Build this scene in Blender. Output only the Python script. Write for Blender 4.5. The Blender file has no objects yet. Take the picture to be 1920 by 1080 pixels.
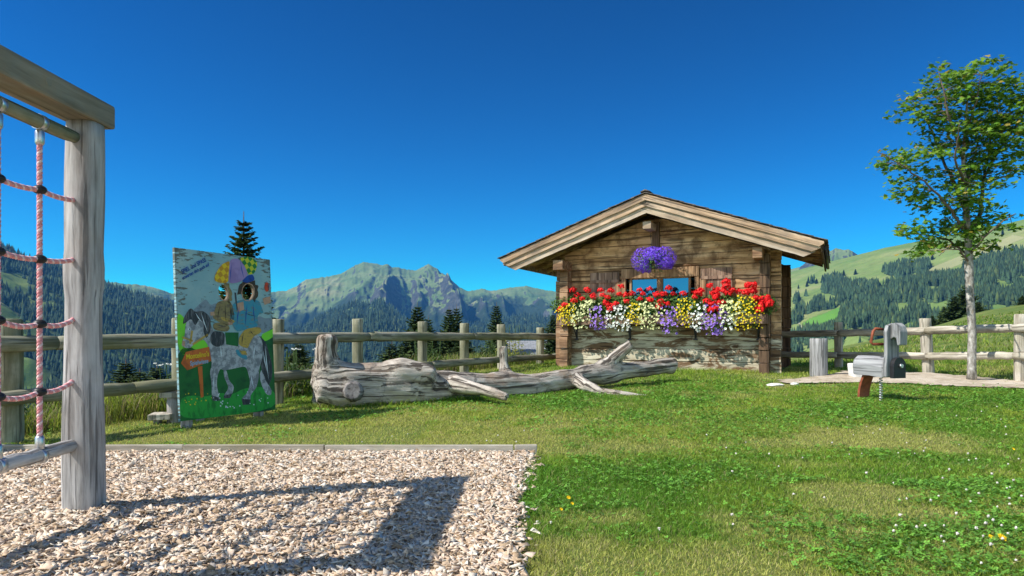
import bpy, bmesh, math, random
import numpy as np
from mathutils import Vector, Matrix, noise as mnoise
from mathutils.geometry import tessellate_polygon

random.seed(11)
RNG = np.random.default_rng(7)
scene = bpy.context.scene
COL = scene.collection
PI = math.pi

# ------------------------------------------------------------------ camera
EYE = 1.1
F = 1280.0          # focal length in pixels of the 1920 px wide photograph
HY = 632.0          # row of the horizon
cam = bpy.data.cameras.new('camera')
cam.sensor_width = 36.0
cam.lens = 24.0
cam.shift_y = (HY - 540.0) / 1920.0
cam.clip_start = 0.05
cam.clip_end = 40000
cam_o = bpy.data.objects.new('camera', cam)
COL.objects.link(cam_o)
cam_o.location = (0, 0, EYE)
cam_o.rotation_euler = (PI / 2, 0, 0)
scene.camera = cam_o

# ------------------------------------------------------------------ light
SUN_D = Vector((0.885, 0.31, -1.0)).normalized()      # the way the light travels
SUN_EL = math.asin(-SUN_D.z)
w = bpy.data.worlds.new('World')
scene.world = w
w.use_nodes = True
nt = w.node_tree
nt.nodes.clear()
sky = nt.nodes.new('ShaderNodeTexSky')
sky.sky_type = 'NISHITA'
sky.sun_disc = False
sky.sun_elevation = SUN_EL
sky.sun_rotation = math.atan2(-SUN_D.x, -SUN_D.y)
sky.altitude = 1800
sky.air_density = 1.0
sky.dust_density = 0.1
sky.ozone_density = 3.0
hsv = nt.nodes.new('ShaderNodeHueSaturation')
hsv.inputs['Saturation'].default_value = 1.28
hsv.inputs['Value'].default_value = 1.0
gam = nt.nodes.new('ShaderNodeGamma')
gam.inputs['Gamma'].default_value = 1.7
bg = nt.nodes.new('ShaderNodeBackground')
bg.inputs['Strength'].default_value = 0.11
out = nt.nodes.new('ShaderNodeOutputWorld')
nt.links.new(sky.outputs[0], hsv.inputs['Color'])
nt.links.new(hsv.outputs[0], gam.inputs['Color'])
tint = nt.nodes.new('ShaderNodeMix'); tint.data_type = 'RGBA'; tint.blend_type = 'MULTIPLY'
tint.inputs[0].default_value = 1.0
tint.inputs[7].default_value = (.03, .29, .245, 1)
nt.links.new(gam.outputs[0], tint.inputs[6])
# unseen sky behind the camera, made paler and brighter as added warm fill light
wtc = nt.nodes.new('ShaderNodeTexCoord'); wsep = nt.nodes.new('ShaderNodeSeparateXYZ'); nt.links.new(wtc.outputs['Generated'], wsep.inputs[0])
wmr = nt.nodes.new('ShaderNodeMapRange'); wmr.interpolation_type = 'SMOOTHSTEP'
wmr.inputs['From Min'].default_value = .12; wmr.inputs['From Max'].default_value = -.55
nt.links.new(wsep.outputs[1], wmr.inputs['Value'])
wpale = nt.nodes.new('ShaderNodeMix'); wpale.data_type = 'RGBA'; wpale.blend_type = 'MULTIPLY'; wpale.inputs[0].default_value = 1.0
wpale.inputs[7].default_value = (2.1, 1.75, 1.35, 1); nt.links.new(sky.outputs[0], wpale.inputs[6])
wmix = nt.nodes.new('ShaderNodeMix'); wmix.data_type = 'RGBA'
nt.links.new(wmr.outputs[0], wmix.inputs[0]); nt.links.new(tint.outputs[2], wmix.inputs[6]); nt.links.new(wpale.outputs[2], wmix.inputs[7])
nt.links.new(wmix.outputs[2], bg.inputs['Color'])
nt.links.new(bg.outputs[0], out.inputs['Surface'])

sl = bpy.data.lights.new('sun', 'SUN')
sl.energy = 4.4
sl.angle = math.radians(0.53)
sl.color = (1.0, 0.95, 0.87)
so = bpy.data.objects.new('sun', sl)
so.rotation_euler = SUN_D.to_track_quat('-Z', 'Y').to_euler()
so.location = (-20, -8, 30)
COL.objects.link(so)

scene.view_settings.view_transform = 'Standard'
scene.view_settings.look = 'None'
scene.view_settings.exposure = 0.7
scene.view_settings.gamma = 1.0
try:
    scene.cycles.use_denoising = True
    scene.cycles.denoiser = 'OPENIMAGEDENOISE'
    scene.cycles.max_bounces = 6
    scene.cycles.diffuse_bounces = 4
    scene.cycles.glossy_bounces = 2
    scene.cycles.transmission_bounces = 3
    scene.cycles.volume_bounces = 0
    scene.cycles.transparent_max_bounces = 8
except Exception:
    pass

# ------------------------------------------------------------------ helpers
def tag(o, label=None, cat=None, group=None, kind=None):
    if label: o['label'] = label
    if cat: o['category'] = cat
    if group: o['group'] = group
    if kind: o['kind'] = kind
    return o

def empty(name, loc=(0, 0, 0), rz=0.0, label=None, cat=None, group=None):
    o = bpy.data.objects.new(name, None)
    o.empty_display_size = 0.1
    o.location = loc
    o.rotation_euler = (0, 0, rz)
    COL.objects.link(o)
    return tag(o, label, cat, group)

def copy_tree(o, parent=None):
    c = o.copy()
    COL.objects.link(c)
    c.parent = parent
    for ch in list(o.children):
        copy_tree(ch, c)
    return c

def arr_mesh(name, verts, faces, mat, parent=None, smooth=False, col=None, mats=None, midx=None):
    """verts (N,3); faces (M,k) array of equal sized polygons"""
    verts = np.ascontiguousarray(verts, dtype=np.float32)
    faces = np.ascontiguousarray(faces, dtype=np.int32)
    m = bpy.data.meshes.new(name)
    k = faces.shape[1]
    m.vertices.add(len(verts))
    m.vertices.foreach_set('co', verts.ravel())
    m.loops.add(faces.size)
    m.loops.foreach_set('vertex_index', faces.ravel())
    m.polygons.add(len(faces))
    m.polygons.foreach_set('loop_start', np.arange(0, faces.size, k, dtype=np.int32))
    m.polygons.foreach_set('loop_total', np.full(len(faces), k, dtype=np.int32))
    if smooth:
        m.polygons.foreach_set('use_smooth', np.ones(len(faces), dtype=bool))
    for mm in (mats or [mat]):
        m.materials.append(mm)
    if midx is not None:
        m.polygons.foreach_set('material_index', np.ascontiguousarray(midx, dtype=np.int32))
    m.update(calc_edges=True)
    if col is not None:
        a = m.color_attributes.new('col', 'FLOAT_COLOR', 'POINT')
        c4 = np.ones((len(verts), 4), dtype=np.float32)
        c4[:, :3] = col
        a.data.foreach_set('color', c4.ravel())
    o = bpy.data.objects.new(name, m)
    COL.objects.link(o)
    if parent: o.parent = parent
    return o

class MB:
    def __init__(s):
        s.v = []; s.f = []; s.m = []
    def add(s, vs, fs, mi=0):
        n = len(s.v)
        s.v += [tuple(v) for v in vs]
        s.f += [tuple(i + n for i in f) for f in fs]
        s.m += [mi] * len(fs)
    def box(s, c, size, rot=None, mi=0, taper=1.0, jit=0.0):
        hx, hy, hz = size[0] / 2, size[1] / 2, size[2] / 2
        vs = []
        for z in (-1, 1):
            t = taper if z > 0 else 1
            for x, y in ((-1, -1), (1, -1), (1, 1), (-1, 1)):
                v = Vector((x * hx * t, y * hy * t, z * hz))
                if jit: v += Vector([random.uniform(-jit, jit) for _ in range(3)])
                if rot is not None: v = rot @ v
                vs.append(v + Vector(c))
        s.add(vs, [(3, 2, 1, 0), (4, 5, 6, 7), (0, 1, 5, 4), (1, 2, 6, 5), (2, 3, 7, 6), (3, 0, 4, 7)], mi)
    def tube(s, pts, rad, n=8, mi=0, jit=0.0, caps=True, flat=1.0):
        pts = [Vector(p) for p in pts]
        if not hasattr(rad, '__len__'): rad = [rad] * len(pts)
        base = len(s.v)
        prev = None
        for i, p in enumerate(pts):
            a = pts[max(0, i - 1)]; b = pts[min(len(pts) - 1, i + 1)]
            t = (b - a).normalized()
            if prev is None:
                up = Vector((0, 0, 1)) if abs(t.z) < .9 else Vector((1, 0, 0))
                x = t.cross(up).normalized()
            else:
                x = (prev - t * prev.dot(t)).normalized()
            prev = x
            y = t.cross(x)
            for k in range(n):
                a_ = 2 * PI * k / n
                r = rad[i] * (1 + (random.uniform(-jit, jit) if jit else 0))
                s.v.append(tuple(p + x * (math.cos(a_) * r) + y * (math.sin(a_) * r * flat)))
        for i in range(len(pts) - 1):
            for k in range(n):
                a_ = base + i * n + k; b_ = base + i * n + (k + 1) % n
                s.f.append((a_, b_, b_ + n, a_ + n)); s.m.append(mi)
        if caps:
            s.f.append(tuple(base + k for k in reversed(range(n)))); s.m.append(mi)
            e = base + (len(pts) - 1) * n
            s.f.append(tuple(e + k for k in range(n))); s.m.append(mi)
    def ball(s, c, r, n=8, m=6, mi=0, sc=(1, 1, 1), jit=0.0):
        base = len(s.v)
        c = Vector(c)
        s.v.append(tuple(c + Vector((0, 0, -r * sc[2]))))
        for i in range(1, m):
            ph = -PI / 2 + PI * i / m
            for k in range(n):
                a = 2 * PI * k / n
                rr = r * (1 + (random.uniform(-jit, jit) if jit else 0))
                s.v.append(tuple(c + Vector((math.cos(a) * math.cos(ph) * rr * sc[0], math.sin(a) * math.cos(ph) * rr * sc[1], math.sin(ph) * rr * sc[2]))))
        s.v.append(tuple(c + Vector((0, 0, r * sc[2]))))
        top = len(s.v) - 1
        for k in range(n):
            s.f.append((base, base + 1 + (k + 1) % n, base + 1 + k)); s.m.append(mi)
            e = base + 1 + (m - 2) * n
            s.f.append((e + k, e + (k + 1) % n, top)); s.m.append(mi)
        for i in range(m - 2):
            for k in range(n):
                a = base + 1 + i * n + k; b = base + 1 + i * n + (k + 1) % n
                s.f.append((a, b, b + n, a + n)); s.m.append(mi)
    def prism(s, poly, y0, y1, mi=0):
        """poly = [(x,z)] extruded from y0 (front) to y1"""
        n = len(poly)
        vs = [(p[0], y0, p[1]) for p in poly] + [(p[0], y1, p[1]) for p in poly]
        ar = sum(poly[i][0] * poly[(i + 1) % n][1] - poly[(i + 1) % n][0] * poly[i][1] for i in range(n))
        fr = tuple(range(n)); bk = tuple(range(2 * n - 1, n - 1, -1))
        sides = [((i + 1) % n, i, n + i, n + (i + 1) % n) for i in range(n)]
        if ar < 0:
            fr = fr[::-1]; bk = bk[::-1]; sides = [q[::-1] for q in sides]
        s.add(vs, [fr, bk] + sides, mi)
    def build(s, name, mat, parent=None, smooth=False, loc=None, rot=None, bevel=0.0, auto=None):
        me = bpy.data.meshes.new(name)
        me.from_pydata(s.v, [], s.f)
        for mm in (mat if isinstance(mat, (list, tuple)) else [mat]):
            me.materials.append(mm)
        if any(s.m):
            me.polygons.foreach_set('material_index', s.m)
        if smooth:
            me.polygons.foreach_set('use_smooth', [len(p.vertices) <= 4 for p in me.polygons])
        me.update()
        if bevel:
            bm = bmesh.new(); bm.from_mesh(me)
            bmesh.ops.bevel(bm, geom=list(bm.edges), offset=bevel, segments=2, affect='EDGES', profile=.6, clamp_overlap=True)
            bm.to_mesh(me); bm.free()
        o = bpy.data.objects.new(name, me)
        COL.objects.link(o)
        if parent: o.parent = parent
        if loc is not None: o.location = loc
        if rot is not None: o.rotation_euler = rot
        return o

def W(px, py, Y):
    return Vector(((px - 960) / F * Y, Y, EYE + (HY - py) / F * Y))

def sstep(a, b, x):
    t = np.clip((x - a) / (b - a), 0, 1)
    return t * t * (3 - 2 * t)

# numpy value noise
def _h(ix, iy, seed):
    n = (ix.astype(np.int64) * 374761393 + iy.astype(np.int64) * 668265263 + seed * 974711) & 0xffffffff
    n = ((n ^ (n >> 13)) * 1274126177) & 0xffffffff
    n = n ^ (n >> 16)
    return (n & 0xffff) / 65535.0
def vnoise(x, y, seed=0):
    x = np.asarray(x, float); y = np.asarray(y, float)
    ix = np.floor(x); iy = np.floor(y)
    fx = x - ix; fy = y - iy
    fx = fx * fx * fx * (fx * (fx * 6 - 15) + 10); fy = fy * fy * fy * (fy * (fy * 6 - 15) + 10)
    a = _h(ix, iy, seed); b = _h(ix + 1, iy, seed); c = _h(ix, iy + 1, seed); d = _h(ix + 1, iy + 1, seed)
    return (a * (1 - fx) + b * fx) * (1 - fy) + (c * (1 - fx) + d * fx) * fy
def fbm(x, y, o=5, seed=0, g=.5):
    s = 0; a = 1; t = 0
    for i in range(o):
        s = s + a * vnoise(x * 2 ** i + i * 17.3, y * 2 ** i - i * 9.1, seed + i); t += a; a *= g
    return s / t
def ridged(x, y, o=5, seed=0, g=.5):
    s = 0; a = 1; t = 0
    for i in range(o):
        n = 1 - abs(2 * vnoise(x * 2.03 ** i + i * 7.7, y * 2.03 ** i + i * 3.1, seed + i) - 1)
        s = s + a * n * n; t += a; a *= g
    return s / t

# ------------------------------------------------------------------ materials
def new_mat(name):
    m = bpy.data.materials.new(name)
    m.use_nodes = True
    n = m.node_tree
    n.nodes.clear()
    o = n.nodes.new('ShaderNodeOutputMaterial')
    p = n.nodes.new('ShaderNodeBsdfPrincipled')
    n.links.new(p.outputs[0], o.inputs['Surface'])
    p.inputs['Roughness'].default_value = .8
    p.inputs['Specular IOR Level'].default_value = .3
    return m, n, p, o

def ramp(n, stops, fac):
    r = n.nodes.new('ShaderNodeValToRGB')
    el = r.color_ramp.elements
    while len(el) > 1: el.remove(el[-1])
    el[0].position = stops[0][0]; el[0].color = (*stops[0][1], 1)
    for p, c in stops[1:]:
        e = el.new(p); e.color = (*c, 1)
    n.links.new(fac, r.inputs[0])
    return r.outputs[0]

def noise_node(n, vec, scale, detail=6, rough=.6, dist=0.0):
    t = n.nodes.new('ShaderNodeTexNoise')
    t.inputs['Scale'].default_value = scale
    t.inputs['Detail'].default_value = detail
    t.inputs['Roughness'].default_value = rough
    t.inputs['Distortion'].default_value = dist
    n.links.new(vec, t.inputs['Vector'])
    return t.outputs[0]

def mix(n, a, b, fac, mode='MIX'):
    x = n.nodes.new('ShaderNodeMix'); x.data_type = 'RGBA'; x.blend_type = mode
    for s, v in ((0, fac), (6, a), (7, b)):
        if isinstance(v, (int, float)): x.inputs[s].default_value = v
        elif isinstance(v, tuple): x.inputs[s].default_value = (*v, 1)
        else: n.links.new(v, x.inputs[s])
    return x.outputs[2]

def coords(n, stretch=(1, 1, 1), rnd=True, kind='Object'):
    tc = n.nodes.new('ShaderNodeTexCoord')
    src = tc.outputs[kind]
    if rnd:
        oi = n.nodes.new('ShaderNodeObjectInfo')
        mu = n.nodes.new('ShaderNodeMath'); mu.operation = 'MULTIPLY'; mu.inputs[1].default_value = 37.0
        n.links.new(oi.outputs['Random'], mu.inputs[0])
        ad = n.nodes.new('ShaderNodeVectorMath'); ad.operation = 'ADD'
        n.links.new(src, ad.inputs[0]); n.links.new(mu.outputs[0], ad.inputs[1])
        src = ad.outputs[0]
    mp = n.nodes.new('ShaderNodeMapping')
    mp.inputs['Scale'].default_value = stretch
    n.links.new(src, mp.inputs['Vector'])
    return src, mp.outputs[0]

def bump(n, p, h, strength, dist):
    b = n.nodes.new('ShaderNodeBump')
    b.inputs['Strength'].default_value = strength
    b.inputs['Distance'].default_value = dist
    n.links.new(h, b.inputs['Height'])
    n.links.new(b.outputs[0], p.inputs['Normal'])
    return b

def wood(name, dark, mid, light, axis=2, scale=9, stain=None, stain_amt=.5, crack=.5, rough=.85, bstr=.6, lo=.35, hi=.68, stain_scale=1.6, stain_lo=.45, stain_hi=.62):
    m, n, p, o = new_mat(name)
    st = [1, 1, 1]; st[axis] = .09
    src, v = coords(n, tuple(st))
    g = noise_node(n, v, scale, 9, .65, .3)
    base = ramp(n, [(lo, dark), ((lo + hi) / 2, mid), (hi, light)], g)
    st2 = [1, 1, 1]; st2[axis] = .035
    src2, v2 = coords(n, tuple(st2))
    cn = noise_node(n, v2, scale * 2.2, 4, .5, .2)
    cr = ramp(n, [(.38, (0, 0, 0)), (.43, (1, 1, 1))], cn)
    c = mix(n, base, cr, crack, 'MULTIPLY')
    if stain:
        sn = noise_node(n, src, stain_scale, 5, .65, .4)
        sf = ramp(n, [(stain_lo, (0, 0, 0)), (stain_hi, (stain_amt,) * 3)], sn)
        c = mix(n, c, stain, sf)
    n.links.new(c, p.inputs['Base Color'])
    p.inputs['Roughness'].default_value = rough
    h = mix(n, g, cr, .6)
    bump(n, p, h, bstr, .012)
    return m

def plain(name, c, rough=.7, var=.25, scale=12, metal=0.0, bs=.15, spec=.3):
    m, n, p, o = new_mat(name)
    src, v = coords(n)
    g = noise_node(n, v, scale, 5, .6)
    a = tuple(x * (1 - var) for x in c); b = tuple(min(1, x * (1 + var)) for x in c)
    n.links.new(ramp(n, [(.3, a), (.7, b)], g), p.inputs['Base Color'])
    p.inputs['Roughness'].default_value = rough
    p.inputs['Metallic'].default_value = metal
    p.inputs['Specular IOR Level'].default_value = spec
    if bs: bump(n, p, g, bs, .005)
    return m

def leafy(name, c=None, attr=None, trans=.35, var=.35, scale=3.0, rough=.55, tcol=None):
    m, n, p, o = new_mat(name)
    if attr:
        a = n.nodes.new('ShaderNodeAttribute'); a.attribute_name = attr
        colr = a.outputs['Color']
    else:
        src, v = coords(n)
        g = noise_node(n, v, scale, 3, .6)
        colr = ramp(n, [(.32, tuple(x * (1 - var) for x in c)), (.68, tuple(x * (1 + var) for x in c))], g)
    n.links.new(colr, p.inputs['Base Color'])
    p.inputs['Roughness'].default_value = rough
    tr = n.nodes.new('ShaderNodeBsdfTranslucent')
    tc = mix(n, colr, tcol or (1.0, 1.0, .35), .35 if not tcol else .3, 'MULTIPLY' if not tcol else 'MIX')
    n.links.new(tc, tr.inputs['Color'])
    ms = n.nodes.new('ShaderNodeMixShader'); ms.inputs[0].default_value = trans
    n.links.new(p.outputs[0], ms.inputs[1]); n.links.new(tr.outputs[0], ms.inputs[2])
    n.links.new(ms.outputs[0], o.inputs['Surface'])
    return m

GREYWOOD = wood('grey_wood', (.17, .16, .155), (.38, .37, .36), (.57, .555, .54), 2, 17, stain=(.30, .25, .21), stain_amt=.4, crack=.55)
FENCEWOOD = wood('fence_wood', (.13, .125, .08), (.30, .285, .20), (.50, .48, .38), 2, 10, stain=(.12, .125, .06), stain_amt=.6, crack=.6)
RAILWOOD = wood('rail_wood', (.12, .11, .075), (.28, .265, .19), (.46, .44, .36), 2, 9, stain=(.13, .14, .065), stain_amt=.65, crack=.6)
PALEFENCE = wood('pale_fence_wood', (.22, .19, .15), (.44, .40, .33), (.62, .58, .50), 2, 9, stain=(.25, .23, .14), stain_amt=.4, crack=.5)
BEAMWOOD = wood('beam_wood', (.12, .105, .075), (.25, .23, .18), (.38, .36, .30), 1, 8, stain=(.30, .21, .12), stain_amt=.5, crack=.6)
STEEL = plain('steel', (.55, .56, .57), .35, .15, 30, .9)
DARKSTEEL = plain('dark_steel', (.04, .04, .045), .5, .2, 20, .3)
BLACKRUB = plain('black_rubber', (.02, .02, .022), .45, .2, 20)
ROPE_P = plain('pink_rope', (.72, .30, .31), .8, .2, 60, bs=.3)
ROPE_W = plain('pale_rope', (.84, .60, .59), .8, .12, 60, bs=.3)
GLASSMIR = None

# ------------------------------------------------------------------ ground
FSL = math.sqrt(1 + 1.9 ** 2)
PC = np.array([[1200, 700], [1340, 684], [1475, 672], [1550, 655], [1607, 643], [1647, 636], [1750, 612], [1843, 583], [1907, 572], [2100, 545], [2600, 520]], float)
def fence_d(X, Y):
    return (Y - 16.88 - 1.9 * X) / FSL
def gz(X, Y):
    X = np.asarray(X, float); Y = np.asarray(Y, float)
    base = .033 * 11 * sstep(6.0, 19.0, Y) * 1.0
    base = base + .012 * (vnoise(X * .9, Y * .9, 5) - .5) * 2
    r = np.clip(X / np.maximum(Y, 5.0), -1.2, 1.25)
    yc = np.interp(960 + 1280 * r, PC[:, 0], PC[:, 1])
    Yc = 75.0
    zc = EYE + (HY - yc) * Yc / F
    t = np.clip((Y - 15) / (Yc - 15), 0, 1)
    past = base * (1 - sstep(0, 1, t)) + zc * (t * t * (3 - 2 * t) * .5 + t * .5) - .25 * np.sin(t * PI)
    past = past + (.25 * (fbm(X * .12, Y * .12, 4, 3) - .5) * np.clip(t * 6, 0, 1)) * (1 - sstep(.7, 1, t))
    past = past - .28 * np.maximum(Y - Yc, 0)
    d = fence_d(X, Y)
    dd = np.maximum(d - .9, 0)
    drop = base - .42 * dd * dd / (dd + 1.2) + .12 * (fbm(X * .5, Y * .5, 3, 9) - .5) * np.clip(dd, 0, 1)
    wl = 1 - sstep(.10, .34, r)
    wl = np.where(Y < 12, np.where(r < .2, 1, 1 - sstep(.2, .4, r)), wl)
    return past * (1 - wl) + drop * wl

def chips_right(Y):
    return -.03 + .055 * (Y - 3.1) + .03 * np.sin(Y * 2.3)
CH_Y = 6.36
def in_chips(X, Y):
    return (Y < CH_Y) & (X < chips_right(Y))
SAND = [(5.15, 13.1), (5.6, 12.85), (6.3, 13.0), (7.2, 12.9), (8.0, 12.5), (9.2, 12.0), (10.3, 11.9), (12.5, 11.2), (12.5, 8.0), (13.4, 8.0), (11.6, 10.6), (10.4, 12.8), (9.3, 14.6), (8.4, 15.9), (7.4, 15.6), (6.9, 14.6), (6.0, 14.2), (5.4, 13.7)]
def in_poly(X, Y, P):
    X = np.asarray(X); Y = np.asarray(Y)
    ins = np.zeros(X.shape, bool)
    n = len(P)
    for i in range(n):
        x1, y1 = P[i]; x2, y2 = P[(i + 1) % n]
        c = ((y1 > Y) != (y2 > Y)) & (X < (x2 - x1) * (Y - y1) / ((y2 - y1) or 1e-9) + x1)
        ins ^= c
    return ins
def in_sand(X, Y):
    jx = .35 * (fbm(X * 1.7, Y * 1.7, 3, 21) - .5); jy = .35 * (fbm(X * 1.7, Y * 1.7, 3, 22) - .5)
    return in_poly(X + jx, Y + jy, SAND)
def dryness(X, Y):
    n = fbm(X * .55, Y * .55, 4, 31)
    d = (n - .47) * 2.6 + (fbm(X * 3.1, Y * 3.1, 3, 37) - .5) * 1.9
    wx_ = X + 1.6 * (fbm(X * .8, Y * .8, 3, 33) - .5); wy_ = Y + 1.6 * (fbm(X * .8, Y * .8, 3, 34) - .5)
    def g(x, y, sx, sy): return np.exp(-((wx_ - x) / sx) ** 2 - ((wy_ - y) / sy) ** 2)
    d = d + 1.0 * g(.5, 7.2, 3.5, .75) + .6 * g(2.6, 4.6, .8, .55) + .8 * g(.35, 3.35, .8, .3) + .3 * g(3.3, 7.0, 1.6, .5)
    d = d - 1.4 * g(1.0, 5.1, 1.2, .75) - .9 * g(4.5, 9.5, 2.2, 1.4) - .6 * g(1.5, 3.3, .7, .3) - .5 * g(4, 5, 1.5, .8)
    return np.clip(d, 0, 1)

def axis_pts(segs):
    a = []
    for s, e, st in segs:
        a.append(np.arange(s, e, st))
    a.append([segs[-1][1]])
    return np.concatenate(a)
gx = axis_pts([(-300, -60, 24), (-60, -12, 3), (-12, 14, .3), (14, 60, 1.5), (60, 320, 20)])
gy = axis_pts([(-120, -12, 12), (-12, 0, 1.0), (0, 26, .3), (26, 100, 1.5), (100, 330, 15)])
GX, GY = np.meshgrid(gx, gy)
GZ = gz(GX, GY)
GZ = np.where(in_chips(GX, GY), GZ - .03, GZ)
nx, ny = len(gx), len(gy)
idx = np.arange(nx * ny).reshape(ny, nx)
qf = np.stack([idx[:-1, :-1], idx[:-1, 1:], idx[1:, 1:], idx[1:, :-1]], -1).reshape(-1, 4)

m, n, p, o_ = new_mat('meadow_ground')
src, v = coords(n, rnd=False)
a = noise_node(n, v, .35, 6, .6)
b = noise_node(n, v, 5.0, 8, .7)
c1 = ramp(n, [(.35, (.07, .13, .022)), (.52, (.13, .18, .035)), (.68, (.22, .22, .07))], a)
c2 = ramp(n, [(.3, (.45, .5, .4)), (.7, (1.25, 1.2, 1.1))], b)
n.links.new(mix(n, c1, c2, .8, 'MULTIPLY'), p.inputs['Base Color'])
p.inputs['Roughness'].default_value = 1
bump(n, p, b, .9, .06)
ground = arr_mesh('ground', np.stack([GX, GY, GZ], -1).reshape(-1, 3), qf, m, smooth=True)
tag(ground, 'green meadow ground of the playground and the slopes around it', None, None, 'structure')

# sand path
sx = np.arange(4.6, 13.6, .09); sy = np.arange(7.6, 16.6, .09)
SX, SY = np.meshgrid(sx, sy)
SM = in_sand(SX, SY)
SZ = gz(SX, SY) + .008 + .045 * fbm(SX * 2.2, SY * 2.2, 4, 40) + .05 * np.exp(-((SX - 8.2) / 1.4) ** 2 - ((SY - 14) / .9) ** 2)
idx = np.arange(SX.size).reshape(SX.shape)
qs = np.stack([idx[:-1, :-1], idx[:-1, 1:], idx[1:, 1:], idx[1:, :-1]], -1)
keep = SM[:-1, :-1] & SM[1:, 1:] & SM[:-1, 1:] & SM[1:, :-1]
qs = qs[keep]
m, n, p, o_ = new_mat('sand')
src, v = coords(n, rnd=False)
a = noise_node(n, v, 2.0, 8, .7); b = noise_node(n, v, 40, 4, .6)
c1 = ramp(n, [(.3, (.24, .19, .12)), (.45, (.46, .38, .28)), (.56, (.58, .50, .39)), (.75, (.66, .60, .50))], a)
n.links.new(mix(n, c1, ramp(n, [(.3, (.6, .6, .6)), (.7, (1.1, 1.1, 1.1))], b), .7, 'MULTIPLY'), p.inputs['Base Color'])
p.inputs['Roughness'].default_value = 1
bump(n, p, b, .6, .02)
sand = arr_mesh('sand_path', np.stack([SX, SY, SZ], -1).reshape(-1, 3), qs, m, smooth=True)
tag(sand, 'pale sandy path along the right-hand fence', None, None, 'structure')

# ------------------------------------------------------------------ far terrain
def terrain_mat(name, kind):
    m, n, p, o = new_mat(name)
    geo = n.nodes.new('ShaderNodeNewGeometry')
    tc = n.nodes.new('ShaderNodeTexCoord')
    pos = tc.outputs['Object']
    sep = n.nodes.new('ShaderNodeSeparateXYZ'); n.links.new(geo.outputs['Normal'], sep.inputs[0])
    at = n.nodes.new('ShaderNodeAttribute'); at.attribute_name = 'col'
    big = noise_node(n, pos, .0035, 8, .65)
    fine = noise_node(n, pos, .03, 8, .7)
    if kind == 'massif':
        grass = ramp(n, [(.35, (.08, .14, .05)), (.55, (.15, .20, .08)), (.7, (.26, .26, .13))], big)
        rock = ramp(n, [(.35, (.025, .03, .03)), (.6, (.085, .09, .085)), (.8, (.20, .20, .18))], fine)
        slope = n.nodes.new('ShaderNodeMath'); slope.operation = 'ADD'
        n.links.new(sep.outputs[2], slope.inputs[0])
        fm = n.nodes.new('ShaderNodeMath'); fm.operation = 'MULTIPLY_ADD'; fm.inputs[1].default_value = .35; fm.inputs[2].default_value = -.17
        n.links.new(fine, fm.inputs[0]); n.links.new(fm.outputs[0], slope.inputs[1])
        sf = ramp(n, [(.74, (1, 1, 1)), (.81, (0, 0, 0))], slope.outputs[0])
        c = mix(n, grass, rock, sf)
        c = mix(n, c, (.028, .045, .022), at.outputs['Fac'])
    else:
        grass = ramp(n, [(.34, (.10, .18, .04)), (.52, (.17, .23, .065)), (.68, (.28, .28, .12))], big)
        fr = ramp(n, [(.3, (.7, .7, .7)), (.7, (1.2, 1.2, 1.2))], fine)
        c = mix(n, grass, fr, .8, 'MULTIPLY')
        c = mix(n, c, at.outputs['Color'], at.outputs['Alpha'])
    n.links.new(c, p.inputs['Base Color'])
    p.inputs['Roughness'].default_value = 1
    p.inputs['Specular IOR Level'].default_value = .05
    bump(n, p, fine, .5, 14.0 if kind == 'massif' else 5)
    return m

class Layer:
    def __init__(s, sky_pts, dist_pts, Yf, zf, power, noise_fn, jag=0.0, seed=0):
        s.sp = np.array(sky_pts, float); s.dp = np.array(dist_pts, float)
        s.Yf, s.zf, s.pw, s.nf, s.jag, s.seed = Yf, zf, power, noise_fn, jag, seed
    def pos(s, px, t):
        px = np.asarray(px, float); t = np.asarray(t, float)
        ysk = np.interp(px, s.sp[:, 0], s.sp[:, 1])
        ysk = ysk - s.jag * 2 * (fbm(px * .11, px * 0, 4, s.seed + 3, .7) - .5)
        Yc = np.interp(px, s.dp[:, 0], s.dp[:, 1])
        zc = EYE + (HY - ysk) * Yc / F
        tt = np.minimum(t, 1)
        Y = s.Yf + (Yc - s.Yf) * t
        z = s.zf + (zc - s.zf) * tt ** s.pw - np.maximum(t - 1, 0) * (Yc - s.Yf) * .55
        X = (px - 960) / F * Y
        z = z + s.nf(X, Y, px, tt) * np.clip(1 - tt, 0, 1) ** .55 * np.clip(tt * 4, 0, 1)
        return X, Y, z
    def screen_y(s, Y, z):
        return HY - (z - EYE) * F / Y
    def mesh(s, name, p0, p1, npx, nt, mat, colfn=None, back=.3):
        px = np.linspace(p0, p1, npx)
        t = np.concatenate([np.linspace(0, 1, nt), 1 + np.linspace(.03, back, 5)])
        P, T = np.meshgrid(px, t)
        X, Y, Z = s.pos(P, T)
        ii = np.arange(P.size).reshape(P.shape)
        q = np.stack([ii[:-1, :-1], ii[:-1, 1:], ii[1:, 1:], ii[1:, :-1]], -1).reshape(-1, 4)
        o = arr_mesh(name, np.stack([X, Y, Z], -1).reshape(-1, 3), q, mat, smooth=True)
        if colfn is not None:
            c4 = colfn(P, s.screen_y(Y, Z), X, Y, T).reshape(-1, 4).astype(np.float32)
            a = o.data.color_attributes.new('col', 'FLOAT_COLOR', 'POINT')
            a.data.foreach_set('color', np.ascontiguousarray(c4).ravel())
        return o

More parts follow.
